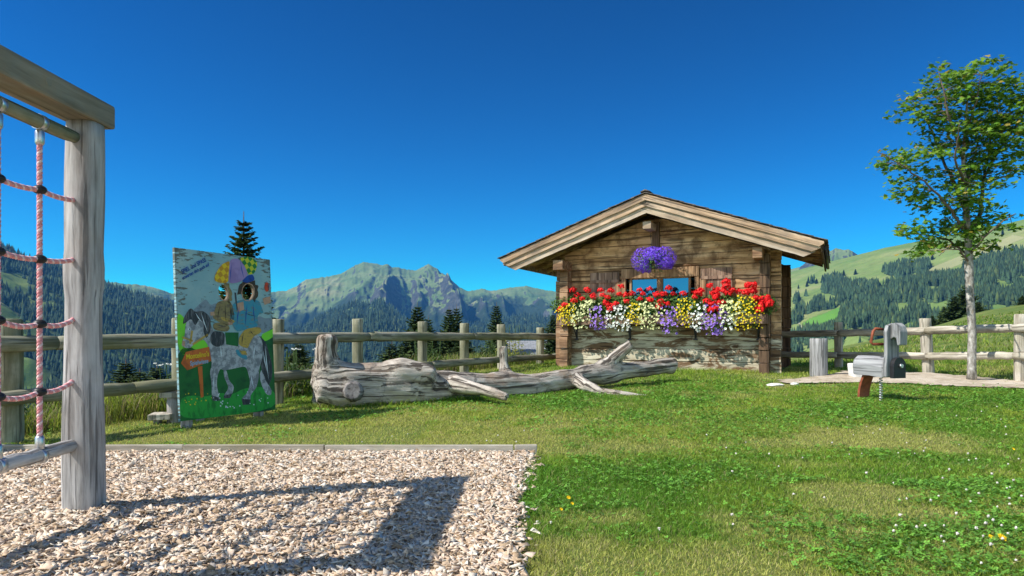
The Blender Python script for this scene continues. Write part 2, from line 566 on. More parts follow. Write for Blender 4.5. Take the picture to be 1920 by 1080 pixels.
# the massif
SKY1 = [(-700, 470), (-300, 500), (0, 520), (120, 530), (209, 529), (236, 532.6), (260, 533.6), (295, 541), (324, 551), (400, 556), (470, 552), (512, 547), (535, 546), (558, 535.6), (573, 525), (596, 521), (640, 514), (657, 502), (675, 493), (686, 492), (704, 493), (716, 497), (727, 495), (735, 501.5), (748, 502), (762, 505), (780, 508), (791, 500.6), (803, 495), (811, 500), (821, 503.5), (826, 511), (838, 517), (850, 528), (861, 538.5), (879, 546), (902, 541.5), (920, 545), (937, 543), (955, 540), (987, 536.5), (1007, 541.5), (1039, 546), (1150, 560), (1300, 540), (1440, 520), (1500, 500), (1530, 478), (1543, 475), (1553, 472), (1567, 465), (1580, 467), (1593, 469), (1603, 474), (1625, 488), (1700, 500), (1900, 480), (2600, 430)]
SPURS = [([(748, 1.0), (746, .88), (733, .76), (718, .62)], 330, 30), ([(803, 1.0), (814, .88), (838, .74), (858, .60)], 360, 34), ([(686, 1.0), (660, .93), (622, .86), (575, .80), (540, .7)], 170, 26),
         ([(765, .98), (778, .84), (785, .70)], 220, 20), ([(955, 1.0), (940, .86), (922, .70)], 240, 34), ([(1005, 1.0), (1012, .86), (1030, .7)], 220, 30), ([(885, .98), (893, .85), (905, .7)], 170, 24), ([(720, .97), (700, .84), (668, .72)], 150, 22), ([(1567, 1.0), (1562, .9), (1550, .8)], 200, 18), ([(1590, 1.0), (1596, .9), (1600, .8)], 180, 14)]
def nf1(X, Y, px, t):
    # spurs and gullies falling from the crest
    wob = 40 * (fbm(px * .01, t * 2.0, 3, 71) - .5)
    cx_ = np.where(px < 1200, 745.0, 1570.0)
    pf = cx_ + (px - cx_) / (1 + 1.1 * (1 - t))
    a = ridged((pf + wob) / 62.0, t * 1.3, 5, 51, .55)
    b = ridged(X / 420.0, Y / 620.0, 5, 61, .55)
    c = ridged(X / 170.0, Y / 260.0, 4, 65, .6)
    calm = 1 - .6 * np.exp(-((px - 645) / 70.0) ** 2) * (1 - sstep(.82, .94, t))
    sp = np.zeros_like(px)
    for pl_, am, wd_ in SPURS:
        q = np.array(pl_); best = np.full(px.shape, 1e9); bt = np.ones(px.shape)
        for (x1, t1), (x2, t2) in zip(pl_[:-1], pl_[1:]):
            ax_, at_ = (x2 - x1), (t2 - t1) * 260
            u = np.clip(((px - x1) * ax_ + (t - t1) * 260 * at_) / (ax_ ** 2 + at_ ** 2), 0, 1)
            best = np.minimum(best, np.hypot(px - x1 - u * ax_, (t - t1) * 260 - u * at_))
        best = best + 7 * (fbm(px / 14.0, t * 22, 4, 77) - .5)
        sp = sp + am * np.clip(1 - best / wd_, 0, 1)
    return calm * (250 * (a - .55) + 230 * (b - .5) + 90 * (c - .5)) + sp * sstep(.0, .22, 1 - t)
L1 = Layer(SKY1, [(-700, 4200), (300, 4600), (520, 5200), (800, 5600), (1000, 5400), (1300, 4300), (1600, 3600), (2600, 3600)], 1900, -420, 1.15, nf1, jag=2.2, seed=81)
def col1(P, S, X, Y, T):
    n = fbm(X / 260, Y / 260, 5, 88)
    lim = 590 + 26 * (vnoise(P / 70, P * 0, 90) - .5) - 14 * np.exp(-((P - 1000) / 120) ** 2)
    f = sstep(-9, 7, S - lim + (n - .5) * 110)
    f = np.maximum(f, sstep(.60, .63, n) * .8 * sstep(545, 565, S))
    f = f * np.where(P < 330, sstep(545, 560, S), 1)
    return np.stack([f, f, f, np.ones_like(f)], -1)
mt1 = L1.mesh('mountains', -700, 2600, 1500, 260, terrain_mat('massif_rock_and_grass', 'massif'), col1)
tag(mt1, 'far green and rocky mountain range with twin summits', None, None, 'structure')

# the wooded slopes of the valley
SKY2 = [(-700, 380), (-300, 430), (0, 464), (39, 484), (130, 512), (209, 541), (270, 558), (329, 575), (430, 600), (515, 622), (545, 618), (573, 612), (596, 597), (620, 586), (646, 576), (669, 566), (689, 572), (716, 565), (733, 578), (762, 598), (785, 612), (830, 618), (900, 606), (981, 590), (1039, 596), (1100, 605), (1300, 600), (1480, 610), (1600, 620), (2000, 640)]
def nf2(X, Y, px, t):
    return 130 * (ridged(X / 380, Y / 500, 4, 101) - .5) + 40 * (fbm(X / 90, Y / 90, 4, 103) - .5)
L2 = Layer(SKY2, [(-700, 1700), (0, 2000), (330, 2500), (520, 3000), (700, 3000), (1000, 3600), (2000, 3000)], 420, -190, 1.05, nf2, jag=.8, seed=111)
def col2(P, S, X, Y, T):
    n = fbm(X / 150, Y / 150, 5, 120)
    n2 = fbm(X / 60, Y / 60, 4, 122)
    lt = sstep(.5, .56, n) * (1 - sstep(25, 95, P + (S - 500) * -.1))           # upper left meadow strips
    lt = np.maximum(lt, sstep(.66, .7, n2) * .8)
    lt = np.maximum(lt, .8 * np.exp(-((S - 668 - .25 * (P - 230)) / 9) ** 2) * (P < 330) * sstep(.42, .52, n2))
    f = 1 - lt
    c = np.stack([.022 + 0 * f, .038 + 0 * f, .022 + 0 * f, f], -1)
    return c
mt2 = L2.mesh('wooded_hills', -700, 2000, 500, 110, terrain_mat('wooded_hill_ground', 'hill'), col2)
tag(mt2, 'steep wooded slopes across the valley', None, None, 'structure')

# the hill on the right
SKY3 = [(1200, 640), (1340, 575), (1420, 535), (1468, 514), (1530, 497), (1603, 479), (1627, 473), (1657, 465), (1693, 458), (1750, 447), (1800, 437), (1896, 417), (1920, 411), (2100, 370), (2600, 300)]
def nf3(X, Y, px, t):
    return 55 * (ridged(X / 330, Y / 430, 4, 131) - .5) + 14 * (fbm(X / 60, Y / 60, 4, 133) - .5)
L3 = Layer(SKY3, [(1200, 2600), (1470, 2500), (1700, 2100), (1920, 1750), (2600, 1500)], 420, -105, 1.2, nf3, jag=.5, seed=141)
FOR3 = [
    [(1475, 548), (1500, 535), (1560, 522), (1620, 520), (1650, 508), (1700, 498), (1740, 494), (1742, 505), (1700, 518), (1660, 540), (1632, 552), (1600, 562), (1560, 578), (1520, 590), (1475, 592)],
    [(1575, 590), (1600, 572), (1660, 548), (1700, 530), (1740, 522), (1800, 520), (1860, 520), (1880, 560), (1900, 590), (1800, 610), (1700, 632), (1640, 640), (1560, 650), (1475, 665), (1475, 632), (1520, 622), (1572, 610)],
    [(1800, 505), (1850, 490), (1885, 488), (1900, 478), (1960, 470), (2100, 470), (2200, 560), (1900, 570), (1850, 560), (1835, 530)],
    [(1475, 578), (1500, 576), (1512, 585), (1500, 606), (1475, 612)],
    [(2050, 440), (2600, 380), (2600, 600), (2100, 600)],
]
def forest3(P, S):
    jx = 22 * (fbm(P / 22, S / 11, 3, 151) - .5); jy = 12 * (fbm(P / 22, S / 11, 3, 152) - .5)
    f = np.zeros(P.shape, bool)
    for q in FOR3: f |= in_poly(P + jx, S + jy, q)
    # clearings
    g = fbm(P / 40 + 3, S / 16, 4, 153)
    f &= g < .57
    return f
FIELD = [(1503, 607), (1520, 596), (1545, 588), (1570, 577), (1588, 573), (1577, 592), (1572, 606), (1566, 622), (1525, 621)]
def col3(P, S, X, Y, T):
    f = forest3(P, S)
    fld = in_poly(P, S, FIELD)
    rd = np.zeros(P.shape, bool)
    pts = [(1472, 590), (1497, 603), (1502, 612), (1512, 618), (1540, 626)]
    for (x1, y1), (x2, y2) in zip(pts[:-1], pts[1:]):
        tt = np.clip(((P - x1) * (x2 - x1) + (S - y1) * (y2 - y1)) / ((x2 - x1) ** 2 + (y2 - y1) ** 2), 0, 1)
        rd |= np.hypot(P - x1 - tt * (x2 - x1), S - y1 - tt * (y2 - y1)) < 1.3
    strip = in_poly(P, S, [(1590, 580), (1640, 545), (1665, 548), (1700, 520), (1900, 440), (1925, 445), (1740, 520), (1660, 556), (1590, 590)])
    c = np.zeros(P.shape + (4,))
    c[strip] = (.30, .29, .15, .7)
    c[fld] = (.10, .24, .035, .95)
    c[rd] = (.45, .42, .36, .9)
    c[f] = (.03, .05, .025, .85)
    return c
mt3 = L3.mesh('hillside', 1200, 2600, 900, 330, terrain_mat('hillside_meadow', 'hill'), col3)
tag(mt3, 'green alpine hillside with meadows rising to the right', None, None, 'structure')

# forests: many small spruces in one mesh each
def forest_mesh(name, X, Y, Z, H, label, colr):
    N = len(X)
    k = 5
    th = np.arange(k) * 2 * PI / k
    rings = [(0.06, .20, 1.0), (.40, .115, .6), (.38, .16, 0), (.75, .06, .5)]
    V = np.zeros((N, 2 * k + 2, 3))
    rot = RNG.uniform(0, 6.28, N)
    wd = RNG.uniform(.8, 1.25, N)
    for j, (hz, rr, apex) in enumerate([(.04, .19, .68), (.38, .125, 1.0)]):
        b = j * (k + 1)
        for i in range(k):
            rj = RNG.uniform(.75, 1.25, N)
            V[:, b + i, 0] = X + np.cos(th[i] + rot + j) * rr * H * wd * rj
            V[:, b + i, 1] = Y + np.sin(th[i] + rot + j) * rr * H * wd * rj
            V[:, b + i, 2] = Z + hz * H * RNG.uniform(.8, 1.2, N)
        V[:, b + k, 0] = X; V[:, b + k, 1] = Y; V[:, b + k, 2] = Z + apex * H
    fc = []
    for j in (0, 1):
        b = j * (k + 1)
        for i in range(k): fc.append((b + i, b + (i + 1) % k, b + k))
    fc = np.array(fc)
    faces = (fc[None] + (np.arange(N) * (2 * k + 2))[:, None, None]).reshape(-1, 3)
    cc = np.repeat((np.array(colr)[None] * RNG.uniform(.5, 1.7, (N, 1)) * np.where(RNG.random((N, 1)) < .12, np.array([[1.9, 1.5, 1.0]]), 1.0)), 2 * k + 2, axis=0)
    o = arr_mesh(name, V.reshape(-1, 3), faces, FORESTMAT, col=cc)
    tag(o, label, 'forest', None, 'stuff')
    return o
FORESTMAT, n, p, o_ = new_mat('spruce_forest')
a = n.nodes.new('ShaderNodeAttribute'); a.attribute_name = 'col'
n.links.new(a.outputs['Color'], p.inputs['Base Color']); p.inputs['Roughness'].default_value = 1; p.inputs['Specular IOR Level'].default_value = .05

N = 150000
P = RNG.uniform(1440, 2250, N); T = RNG.uniform(0.02, 1, N) ** .8
X, Y, Z = L3.pos(P, T); S = L3.screen_y(Y, Z)
dens = np.clip((Y / 1500) ** 1.0, .1, 1)
k_ = forest3(P, S) & (RNG.random(N) < dens * .7)
forest_mesh('hillside_forest', X[k_], Y[k_], Z[k_] - 1, RNG.uniform(.5, 1.05, k_.sum()) * np.minimum(25, Y[k_] * .0185), 'dark spruce forest in bands across the right-hand hillside', (.032, .058, .028))
print('forest3', k_.sum())
N = 34000
P = RNG.uniform(-250, 1420, N); T = RNG.uniform(0.1, 1.0, N)
X, Y, Z = L2.pos(P, T); S = L2.screen_y(Y, Z)
c = col2(P, S, X, Y, T)[:, 3]
k_ = (RNG.random(N) < c) & (S < 830) & (RNG.random(N) < np.clip(Y / 2200, .15, 1))
forest_mesh('valley_forest', X[k_], Y[k_], Z[k_] - 1, RNG.uniform(16, 30, k_.sum()), 'dense dark spruce forest covering the slopes across the valley', (.026, .046, .030))
print('forest2', k_.sum())

# ------------------------------------------------------------------ near spruces
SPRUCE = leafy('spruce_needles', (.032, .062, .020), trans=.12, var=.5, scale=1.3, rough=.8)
SPRUCE_TIP = leafy('spruce_needles_tip', (.075, .115, .030), trans=.15, var=.4, scale=2.0, rough=.8)  # paler green needles for the outer branch ends
BARK = plain('spruce_bark', (.09, .065, .045), .95, .4, 14, bs=.6)
def spruce_proto(seed, H=10.0, width=.2, levels=42, nb=13):
    rnd = random.Random(seed)
    vs = []; fs = []; mi = []
    for L in range(levels):
        f = (L + .5) / levels
        z0 = H * (.05 + .93 * f ** .92)
        R = H * width * (1 - f) ** .75 * rnd.uniform(.85, 1.15) + .20
        n = max(5, int(nb * (1 - .45 * f)))
        a0 = rnd.uniform(0, 6.28)
        for k in range(n):
            a = a0 + 6.283 * k / n + rnd.uniform(-.25, .25)
            r = R * rnd.uniform(.65, 1.2)
            droop = -.28 + .55 * f
            dirv = Vector((math.cos(a), math.sin(a), 0))
            side = Vector((-dirv.y, dirv.x, 0))
            segs = 8
            for s in range(segs):
                q = (s + .6) / segs
                c = dirv * (r * q) + Vector((0, 0, z0 + r * (droop * q + .16 * q * q)))
                wdt = r * .26 * (1.15 - q) + .05
                for sg in (-1, 1, 0):
                    ln = (dirv * (.9 if sg else 1.25) + side * (sg * 1.0) + Vector((0, 0, rnd.uniform(-.45, .05)))).normalized()
                    ll = wdt * rnd.uniform(.8, 1.4) + r * .06
                    pr = ln.cross(Vector((0, 0, 1))).normalized(); ta = rnd.uniform(-.9, .9)
                    pr = (pr * math.cos(ta) + ln.cross(pr) * math.sin(ta)) * (ll * .34)
                    b = c + Vector((0, 0, rnd.uniform(-.03, .03) * H * .1))
                    i0 = len(vs)
                    vs += [tuple(b - pr * .4), tuple(b + ln * ll * .55 - pr + Vector((0, 0, -.06 * ll))), tuple(b + ln * ll), tuple(b + ln * ll * .55 + pr + Vector((0, 0, -.1 * ll))), tuple(b + pr * .4)]
                    fs.append((i0, i0 + 1, i0 + 2, i0 + 3, i0 + 4))
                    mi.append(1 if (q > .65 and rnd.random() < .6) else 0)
    # leader
    tr = MB()
    tr.tube([(0, 0, 0), (.02, 0, H * .5), (0, 0, H * 1.02)], [H * .016, H * .01, .012], 6)
    root = empty('spruce_tree', (0, 0, -500))
    tr.build('trunk', BARK, root, True)
    me = bpy.data.meshes.new('crown')
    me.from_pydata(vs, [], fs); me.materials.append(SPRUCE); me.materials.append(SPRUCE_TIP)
    me.polygons.foreach_set('material_index', mi); me.update()
    o = bpy.data.objects.new('crown', me); COL.objects.link(o); o.parent = root
    return root
protos = [spruce_proto(1, width=.17), spruce_proto(2, width=.21), spruce_proto(3, width=.25, levels=36), spruce_proto(4, width=.19, levels=38, nb=11)]
used = [False] * 4
# px of trunk, row of tip, distance, row where the base goes, proto, label
SPR = [
    (457, 396, 26, 800, 0, 'tall dark spruce rising behind the painted board'),
    (783, 566, 34, 735, 1, 'spruce tip just left of the fourth fence post left of the cabin'),
    (803, 590, 37, 735, 3, 'slim spruce close behind the tip left of the cabin fence'),
    (842, 572, 33, 735, 0, 'left of two twin spruce tips rising over the top fence rail'),
    (856, 570, 34, 730, 3, 'right of two twin spruce tips rising over the top fence rail'),
    (931, 566, 36, 735, 0, 'slender spruce standing over the fence near the grey roof'),
    (1037, 585, 34, 720, 1, 'spruce half hidden by the left corner of the cabin'),
    (735, 640, 22, 750, 2, 'bushy low spruce under the top rail behind the log'),
    (765, 630, 24, 750, 2, 'broad low spruce behind the rails above the log'),
    (815, 628, 22, 750, 2, 'rounded young spruce between the rails below the twin tips'),
    (870, 626, 24, 745, 1, 'young spruce between the rails right of the twin tips'),
    (905, 648, 22, 740, 3, 'small pale spruce just left of the grey shingle roof'),
    (560, 640, 17, 745, 1, 'small bushy spruce between the painted board and the upright stump'),
    (548, 662, 15, 745, 2, 'stubby spruce by the fence post next to the painted board'),
    (236, 672, 17, 790, 0, 'small spruce between the rails right of the climbing frame post'),
    (262, 690, 16, 790, 3, 'short spruce below the small one between the rails'),
    (294, 682, 17, 790, 1, 'small spruce left of the painted board under the top rail'),
    (183, 715, 15, 800, 2, 'low spruce hidden partly by the climbing frame post'),
    (108, 722, 15, 800, 1, 'low spruce left of the pink climbing ropes'),
    (92, 735, 14, 800, 2, 'stubby spruce behind the bottom fence rail at far left'),
    (1812, 530, 82, 640, 2, 'broad dark spruce behind the maple trunk'),
    (1790, 552, 80, 640, 2, 'wide dark spruce left of the maple trunk on the pasture edge'),
    (1835, 566, 80, 634, 1, 'spruce right of the maple trunk at the pasture edge'),
    (1748, 590, 84, 640, 1, 'small spruce at the left end of the clump on the pasture'),
    (1770, 572, 86, 640, 3, 'pointed spruce in the clump left of the maple'),
    (1917, 552, 70, 590, 2, 'spruce at the right edge of the picture above the pasture'),
]
for px, ty, Y, by, k, lab in SPR:
    if used[k]: o = copy_tree(protos[k])
    else: o = protos[k]; used[k] = True
    top = W(px, ty, Y); X = top.x
    zb = W(px, by, Y).z
    if Y < 60: zb = min(zb, float(gz(X, Y)))
    h = (top.z - zb) / 10.2
    o.location = (X, Y, zb)
    wd = h * (1.0 if h < .8 else .9)
    if Y > 60: wd = h * 1.5
    if 14 <= Y <= 25 and Y != 26: wd = h * 1.15
    if Y < 40 and ty > 610: wd = h * 1.9
    if px == 457: wd = h * 1.05
    o.scale = (wd, wd, h)
    o.rotation_euler = (0, 0, random.uniform(0, 6))
    tag(o, lab, 'tree', 'spruces growing beyond the fence')

# single spruces dotted over the hillside
far_proto = None
spots = [(1497, 541), (1513, 537), (1531, 532), (1546, 524), (1563, 521), (1582, 517), (1604, 515), (1893, 432), (1880, 440), (1869, 468), (1858, 476), (1872, 480), (1884, 476), (1842, 484), (1905, 470), (1573, 540), (1588, 536), (1670, 502), (1683, 499), (1730, 492), (1748, 487), (1566, 626), (1580, 625), (1602, 617), (1626, 604)]
tg = np.linspace(.03, .99, 500)
for i, (px, py) in enumerate(spots):
    X, Y, Z = L3.pos(np.full(500, px), tg)
    S = L3.screen_y(Y, Z)
    j = int(np.argmin(abs(S - py)))
    o = copy_tree(protos[i % 4])
    h = random.uniform(13, 20) / 10
    o.location = (X[j], Y[j], Z[j] - .5); o.scale = (h * 1.2, h * 1.2, h)
    tag(o, 'single small dark spruce standing apart on the right-hand hillside meadow', 'tree', 'single spruces dotted over the hillside meadow')

# ------------------------------------------------------------------ climbing frame
def rope(mb, pts, pitch=.055, r=.0085, off=.0075, step=.006):
    pts = [Vector(p) for p in pts]
    seg = [0]
    for a, b in zip(pts[:-1], pts[1:]): seg.append(seg[-1] + (b - a).length)
    L = seg[-1]
    n = max(6, int(L / step))
    cen = []
    for i in range(n + 1):
        d = L * i / n
        k = max(j for j in range(len(seg)) if seg[j] <= d + 1e-9); k = min(k, len(pts) - 2)
        cen.append(pts[k].lerp(pts[k + 1], (d - seg[k]) / max(1e-6, seg[k + 1] - seg[k])))
    t = (pts[-1] - pts[0]).normalized()
    up = Vector((0, 0, 1)) if abs(t.z) < .9 else Vector((1, 0, 0))
    x = t.cross(up).normalized(); y = t.cross(x)
    for s in range(3):
        pp = []
        for i, c in enumerate(cen):
            a = 2 * PI * (L * i / n) / pitch + s * 2 * PI / 3
            pp.append(c + x * math.cos(a) * off + y * math.sin(a) * off)
        mb.tube(pp, r, 5, 1 if s == 0 else 0)

def round_post(name, mat, parent, base, h, r, lean=(0, 0), n=20, segs=14, jit=.02, rtop=None, cham=.012, world=True, rz=0):
    mb = MB()
    pts = []; rad = []
    rt = rtop or r
    for i in range(segs + 1):
        f = i / segs
        pts.append((lean[0] * f, lean[1] * f, h * f)); rad.append(r + (rt - r) * f + random.uniform(-jit, jit) * r)
    pts.append((lean[0], lean[1], h + cham)); rad.append(rt - cham)
    mb.tube(pts, rad, n, jit=.006)
    o = mb.build(name, mat, parent, True, loc=base, rot=(0, 0, rz))
    return o

def log_between(name, mat, parent, a, b, ra, rb, n=14, segs=16, wob=.006, jit=.01):
    a = Vector(a); b = Vector(b)
    L = (b - a).length
    mb = MB(); pts = []; rad = []
    for i in range(segs + 1):
        f = i / segs
        e = .82 if i in (0, segs) else 1
        pts.append((random.uniform(-wob, wob), random.uniform(-wob, wob), L * f)); rad.append((ra + (rb - ra) * f) * e * random.uniform(.985, 1.015))
    mb.tube(pts, rad, n, jit=jit)
    o = mb.build(name, mat, parent, True, loc=a)
    o.rotation_euler = (b - a).to_track_quat('Z', 'Y').to_euler()
    return o

PB = Vector((-2.66, 4.25, 0.0))
DV = Vector((-.03, -1, 0)).normalized()
frame = empty('climbing_frame', PB, 0, 'weathered timber climbing frame strung with pink rope net at the left', 'climbing frame')
def fl(s, z, side=0.0):      # along frame from first post
    return DV * s + Vector((0, 0, z)) + Vector((-DV.y, DV.x, 0)) * side
# the square-ish post with rounded edges
def big_post(s):
    mb = MB()
    N_ = 20; segs = 26; H = 2.43
    ang = math.atan2(DV.y, DV.x)
    for i in range(segs + 1):
        f = i / segs; z = -.15 + (H + .15) * f
        hw = .098 + .006 * math.sin(f * 9) - .012 * f + (.008 if .60 < f < .68 else 0)
        for k in range(N_):
            a = 2 * PI * k / N_ + PI / N_
            c, s_ = math.cos(a), math.sin(a)
            e = 4.0
            r = hw / (abs(c) ** e + abs(s_) ** e) ** (1 / e)
            r *= 1 + random.uniform(-.006, .006)
            mb.v.append((c * r + .012 * math.sin(f * 4), s_ * r, z))
    for i in range(segs):
        for k in range(N_):
            a = i * N_ + k; b = i * N_ + (k + 1) % N_
            mb.f.append((a, b, b + N_, a + N_)); mb.m.append(0)
    mb.f.append(tuple(segs * N_ + k for k in range(N_))); mb.m.append(0)
    o = mb.build('post', GREYWOOD, frame, True, loc=fl(s, 0), rot=(0, 0, ang))
    return o
big_post(0); big_post(1.72)
mb = MB(); mb.box((0, 0, 0), (.215, 2.06, .15))
bm_o = mb.build('top_beam', BEAMWOOD, frame, loc=fl(.885, 2.505), rot=(0, 0, math.atan2(DV.x, -DV.y)), bevel=.018)
mb = MB(); mb.tube([(0, 0, 0), (0, 0, .006)], [.028, .024], 14)
for yy in (.42, -.5):
    mb.build('bolt_plug', BEAMWOOD, frame, loc=fl(.885 + yy * -1, 2.515) + Vector((.103, 0, 0)), rot=(0, PI / 2, 0))
log_between('crossbar', RAILWOOD, frame, fl(.06, 2.315, -.01), fl(1.70, 2.33, -.01), .040, .040, 16)
log_between('crossbar', GREYWOOD, frame, fl(.06, .44, -.01), fl(1.70, .40, -.01), .040, .042, 16)
RX = [.375, .68, .97, 1.25, 1.50]
RH = {0: [1.935, 1.571, 1.206, .834], 1: [1.928, 1.552, 1.178, .79]}
ROPEM = [ROPE_P, ROPE_W]
for s in RX:
    mb = MB(); rope(mb, [fl(s, .52, -.01), fl(s, 2.20, -.01)])
    mb.build('vertical_rope', ROPEM, frame, True)
    for z0, z1 in ((2.19, 2.275), (.455, .54)):
        mb = MB(); mb.tube([fl(s, z0, -.01), fl(s, z0 + .012, -.01), fl(s, z1 - .012, -.01), fl(s, z1, -.01)], [.018, .024, .024, .018], 12)
        mb.tube([fl(s - .02, 2.32 if z0 > 1 else .425, -.01), fl(s + .02, 2.32 if z0 > 1 else .425, -.01)], .0445, 14)
        mb.build('rope_clamp', STEEL, frame, True)
for j in range(4):
    xs = [.09] + RX + [1.63]
    zs = [RH[0][j]] + [RH[1][j] + random.uniform(-.012, .012) for _ in RX] + [RH[0][j]]
    for i in range(len(xs) - 1):
        a = fl(xs[i], zs[i], -.01); b = fl(xs[i + 1], zs[i + 1], -.01)
        sag = .012 + .012 * (j > 1)
        pts = [a.lerp(b, f) - Vector((0, 0, sag * 4 * f * (1 - f))) for f in np.linspace(0, 1, 7)]
        mb = MB(); rope(mb, pts)
        mb.build('horizontal_rope', ROPEM, frame, True)
    for i in range(1, len(xs) - 1):
        mb = MB(); mb.ball(fl(xs[i], zs[i], -.01), .037, 12, 8, sc=(1, 1, .72))
        mb.build('net_connector', BLACKRUB, frame, True)

# ------------------------------------------------------------------ edging of the chip bed
def board_along(name, a, b, th, h, mat, label, cat, group=None, zoff=0):
    a = Vector(a); b = Vector(b); L = (b - a).length
    mb = MB(); mb.box((0, 0, 0), (th, h, L), jit=.003)
    mid = (a + b) / 2
    o = mb.build(name, mat, None, bevel=.006)
    o.location = mid
    d = (b - a).normalized()
    zax = d; yax = Vector((0, 0, 1)) - d * d.z; yax.normalize(); xax = yax.cross(zax)
    o.rotation_euler = Matrix((xax, yax, zax)).transposed().to_euler()
    return tag(o, label, cat, group)
ex = [-9.2, -6.6, -4.0, -3.08, -1.75, .02, .24]
labs = ['edging board at the far left end of the wood chip bed', 'edging board behind the climbing frame post', 'short edging board just right of the climbing post', 'edging board ending at the notch in the far edge of the chips', 'long edging board along the middle of the far edge of the chips', 'short edging board at the far right corner of the chip bed']
for i in range(6):
    board_along('edging_board', (ex[i] + .006, CH_Y + .03 + .01 * (i % 2) + (.08 if i < 2 else 0), .035), (ex[i + 1] - .006, CH_Y + .03 + .012 * (i % 3), .035), .05, .11, PALEFENCE, labs[i], 'edging board', 'edging boards round the wood chip bed')

# wood chips
m, n, p, o_ = new_mat('wood_chip')
a = n.nodes.new('ShaderNodeAttribute'); a.attribute_name = 'col'
src, v = coords(n, rnd=False)
g = noise_node(n, v, 120, 3, .6)
n.links.new(mix(n, a.outputs['Color'], ramp(n, [(.3, (.7, .66, .62)), (.7, (1.1, 1.1, 1.1))], g), .7, 'MULTIPLY'), p.inputs['Base Color'])
p.inputs['Roughness'].default_value = .85
CHIPM = m
NC = 88000
X = RNG.uniform(-6.0, .35, NC * 2); Y = RNG.uniform(1.6, CH_Y, NC * 2)
kp = in_chips(X + .05 * RNG.standard_normal(NC * 2), Y) & (X > -.82 * Y - .7) & (RNG.random(NC * 2) < np.clip(5.2 / Y, .55, 1))
X = X[kp]; Y = Y[kp]; N = len(X)
print('chips', N)
lay = RNG.random(N)
mound = .016 * fbm(X * 2.0, Y * 2.0, 3, 200) + .03 * (fbm(X * 7, Y * 7, 3, 201) - .5)
Zc = .012 + lay * .022 + mound
ln = RNG.gamma(3.0, .0102, N) + .010; ln = np.minimum(ln, .062); wd = ln * RNG.uniform(.26, .7, N); th = RNG.uniform(.0015, .005, N)
yaw = RNG.uniform(0, 2 * PI, N); pit = RNG.normal(0, .30, N); rol = RNG.normal(0, .45, N)
cy, sy_ = np.cos(yaw), np.sin(yaw); cp, sp = np.cos(pit), np.sin(pit); cr, sr = np.cos(rol), np.sin(rol)
ax = np.stack([cy * cp, sy_ * cp, sp], -1)
ay = np.stack([-sy_ * cr + cy * sp * sr * -1, cy * cr - sy_ * sp * sr, cp * sr], -1)
ay /= np.linalg.norm(ay, axis=1)[:, None]
az = np.cross(ax, ay)
C = np.stack([X, Y, Zc], -1)
V = np.zeros((N, 8, 3))
corner = [(-1, -1), (1, -.8), (.9, 1), (-.8, .8)]
for i, (u_, v_) in enumerate(corner):
    ju = u_ * RNG.uniform(.6, 1.15, N); jv = v_ * RNG.uniform(.5, 1.15, N)
    bp = C + ax * (ju * ln / 2)[:, None] * 1.15 + ay * (jv * wd / 2)[:, None]
    bow = (RNG.normal(0, .12, N) * ln)[:, None] * az
    V[:, i] = bp + bow; V[:, i + 4] = bp + bow + az * th[:, None]
fc = np.array([(3, 2, 1, 0), (4, 5, 6, 7), (0, 1, 5, 4), (1, 2, 6, 5), (2, 3, 7, 6), (3, 0, 4, 7)])
faces = (fc[None] + (np.arange(N) * 8)[:, None, None]).reshape(-1, 4)
pal = np.array([(.64, .49, .36), (.72, .58, .45), (.54, .41, .28), (.74, .67, .55), (.42, .31, .20), (.58, .52, .44), (.78, .73, .64), (.33, .23, .14)])
pc = pal[RNG.choice(8, N, p=[.22, .2, .14, .13, .09, .1, .06, .06])] * RNG.uniform(.85, 1.15, (N, 1))
# base sheet below the chips, in the same mesh
bxs = np.linspace(-9.5, .3, 80); bys = np.linspace(-4, CH_Y, 70)
BX, BY = np.meshgrid(bxs, bys)
BX = np.minimum(BX, chips_right(np.maximum(BY, 1)) + .0)
BZ = .012 + .016 * fbm(BX * 2.0, BY * 2.0, 3, 200) + .03 * (fbm(BX * 7, BY * 7, 3, 201) - .5)
ii = np.arange(BX.size).reshape(BX.shape)
bf = np.stack([ii[:-1, :-1], ii[:-1, 1:], ii[1:, 1:], ii[1:, :-1]], -1).reshape(-1, 4)
allv = np.concatenate([V.reshape(-1, 3), np.stack([BX, BY, BZ], -1).reshape(-1, 3)])
allf = np.concatenate([faces, bf + N * 8])
allc = np.concatenate([np.repeat(pc, 8, axis=0), np.tile(np.array([[.38, .28, .2]]), (BX.size, 1))])
ch = arr_mesh('wood_chips', allv, allf, CHIPM, col=allc)
tag(ch, 'pale wood chip surface below the climbing frame', 'wood chips', None, 'stuff')

# ------------------------------------------------------------------ left fence
def fy(px): 
    r = (px - 960) / F
    Y = 16.88 / (1 - 1.9 * r); return Y * r, Y
lf = empty('post_and_rail_fence', (*fy(675), 0), 0, 'round-timber post and rail fence from the far left to the cabin', 'fence')
def LL(v): return Vector(v) - lf.location
FN = Vector((1.9, -1, 0)).normalized()      # towards the camera
FD = Vector((1, 1.9, 0)).normalized()
for px, ty, wpx in ((-420, 590, 60), (23, 600, 45), (342, 598, 30), (523, 600, 23), (675, 599, 20), (795, 604, 18), (873, 607, 17), (943, 609, 15.5), (1015, 615, 14.5)):
    X, Y = fy(px)
    if px < 0: X, Y = -6.35, 4.9
    z0 = float(gz(X, Y)) - .25; z1 = EYE + (HY - ty) * Y / F
    if px < 0: z1 = 1.27
    r = min(.125, wpx * Y / F / 2)
    round_post('post', FENCEWOOD, lf, LL((X - FN.x * (.04), Y - FN.y * .04, z0)), z1 - z0, r, lean=(random.uniform(-.02, .02), 0))
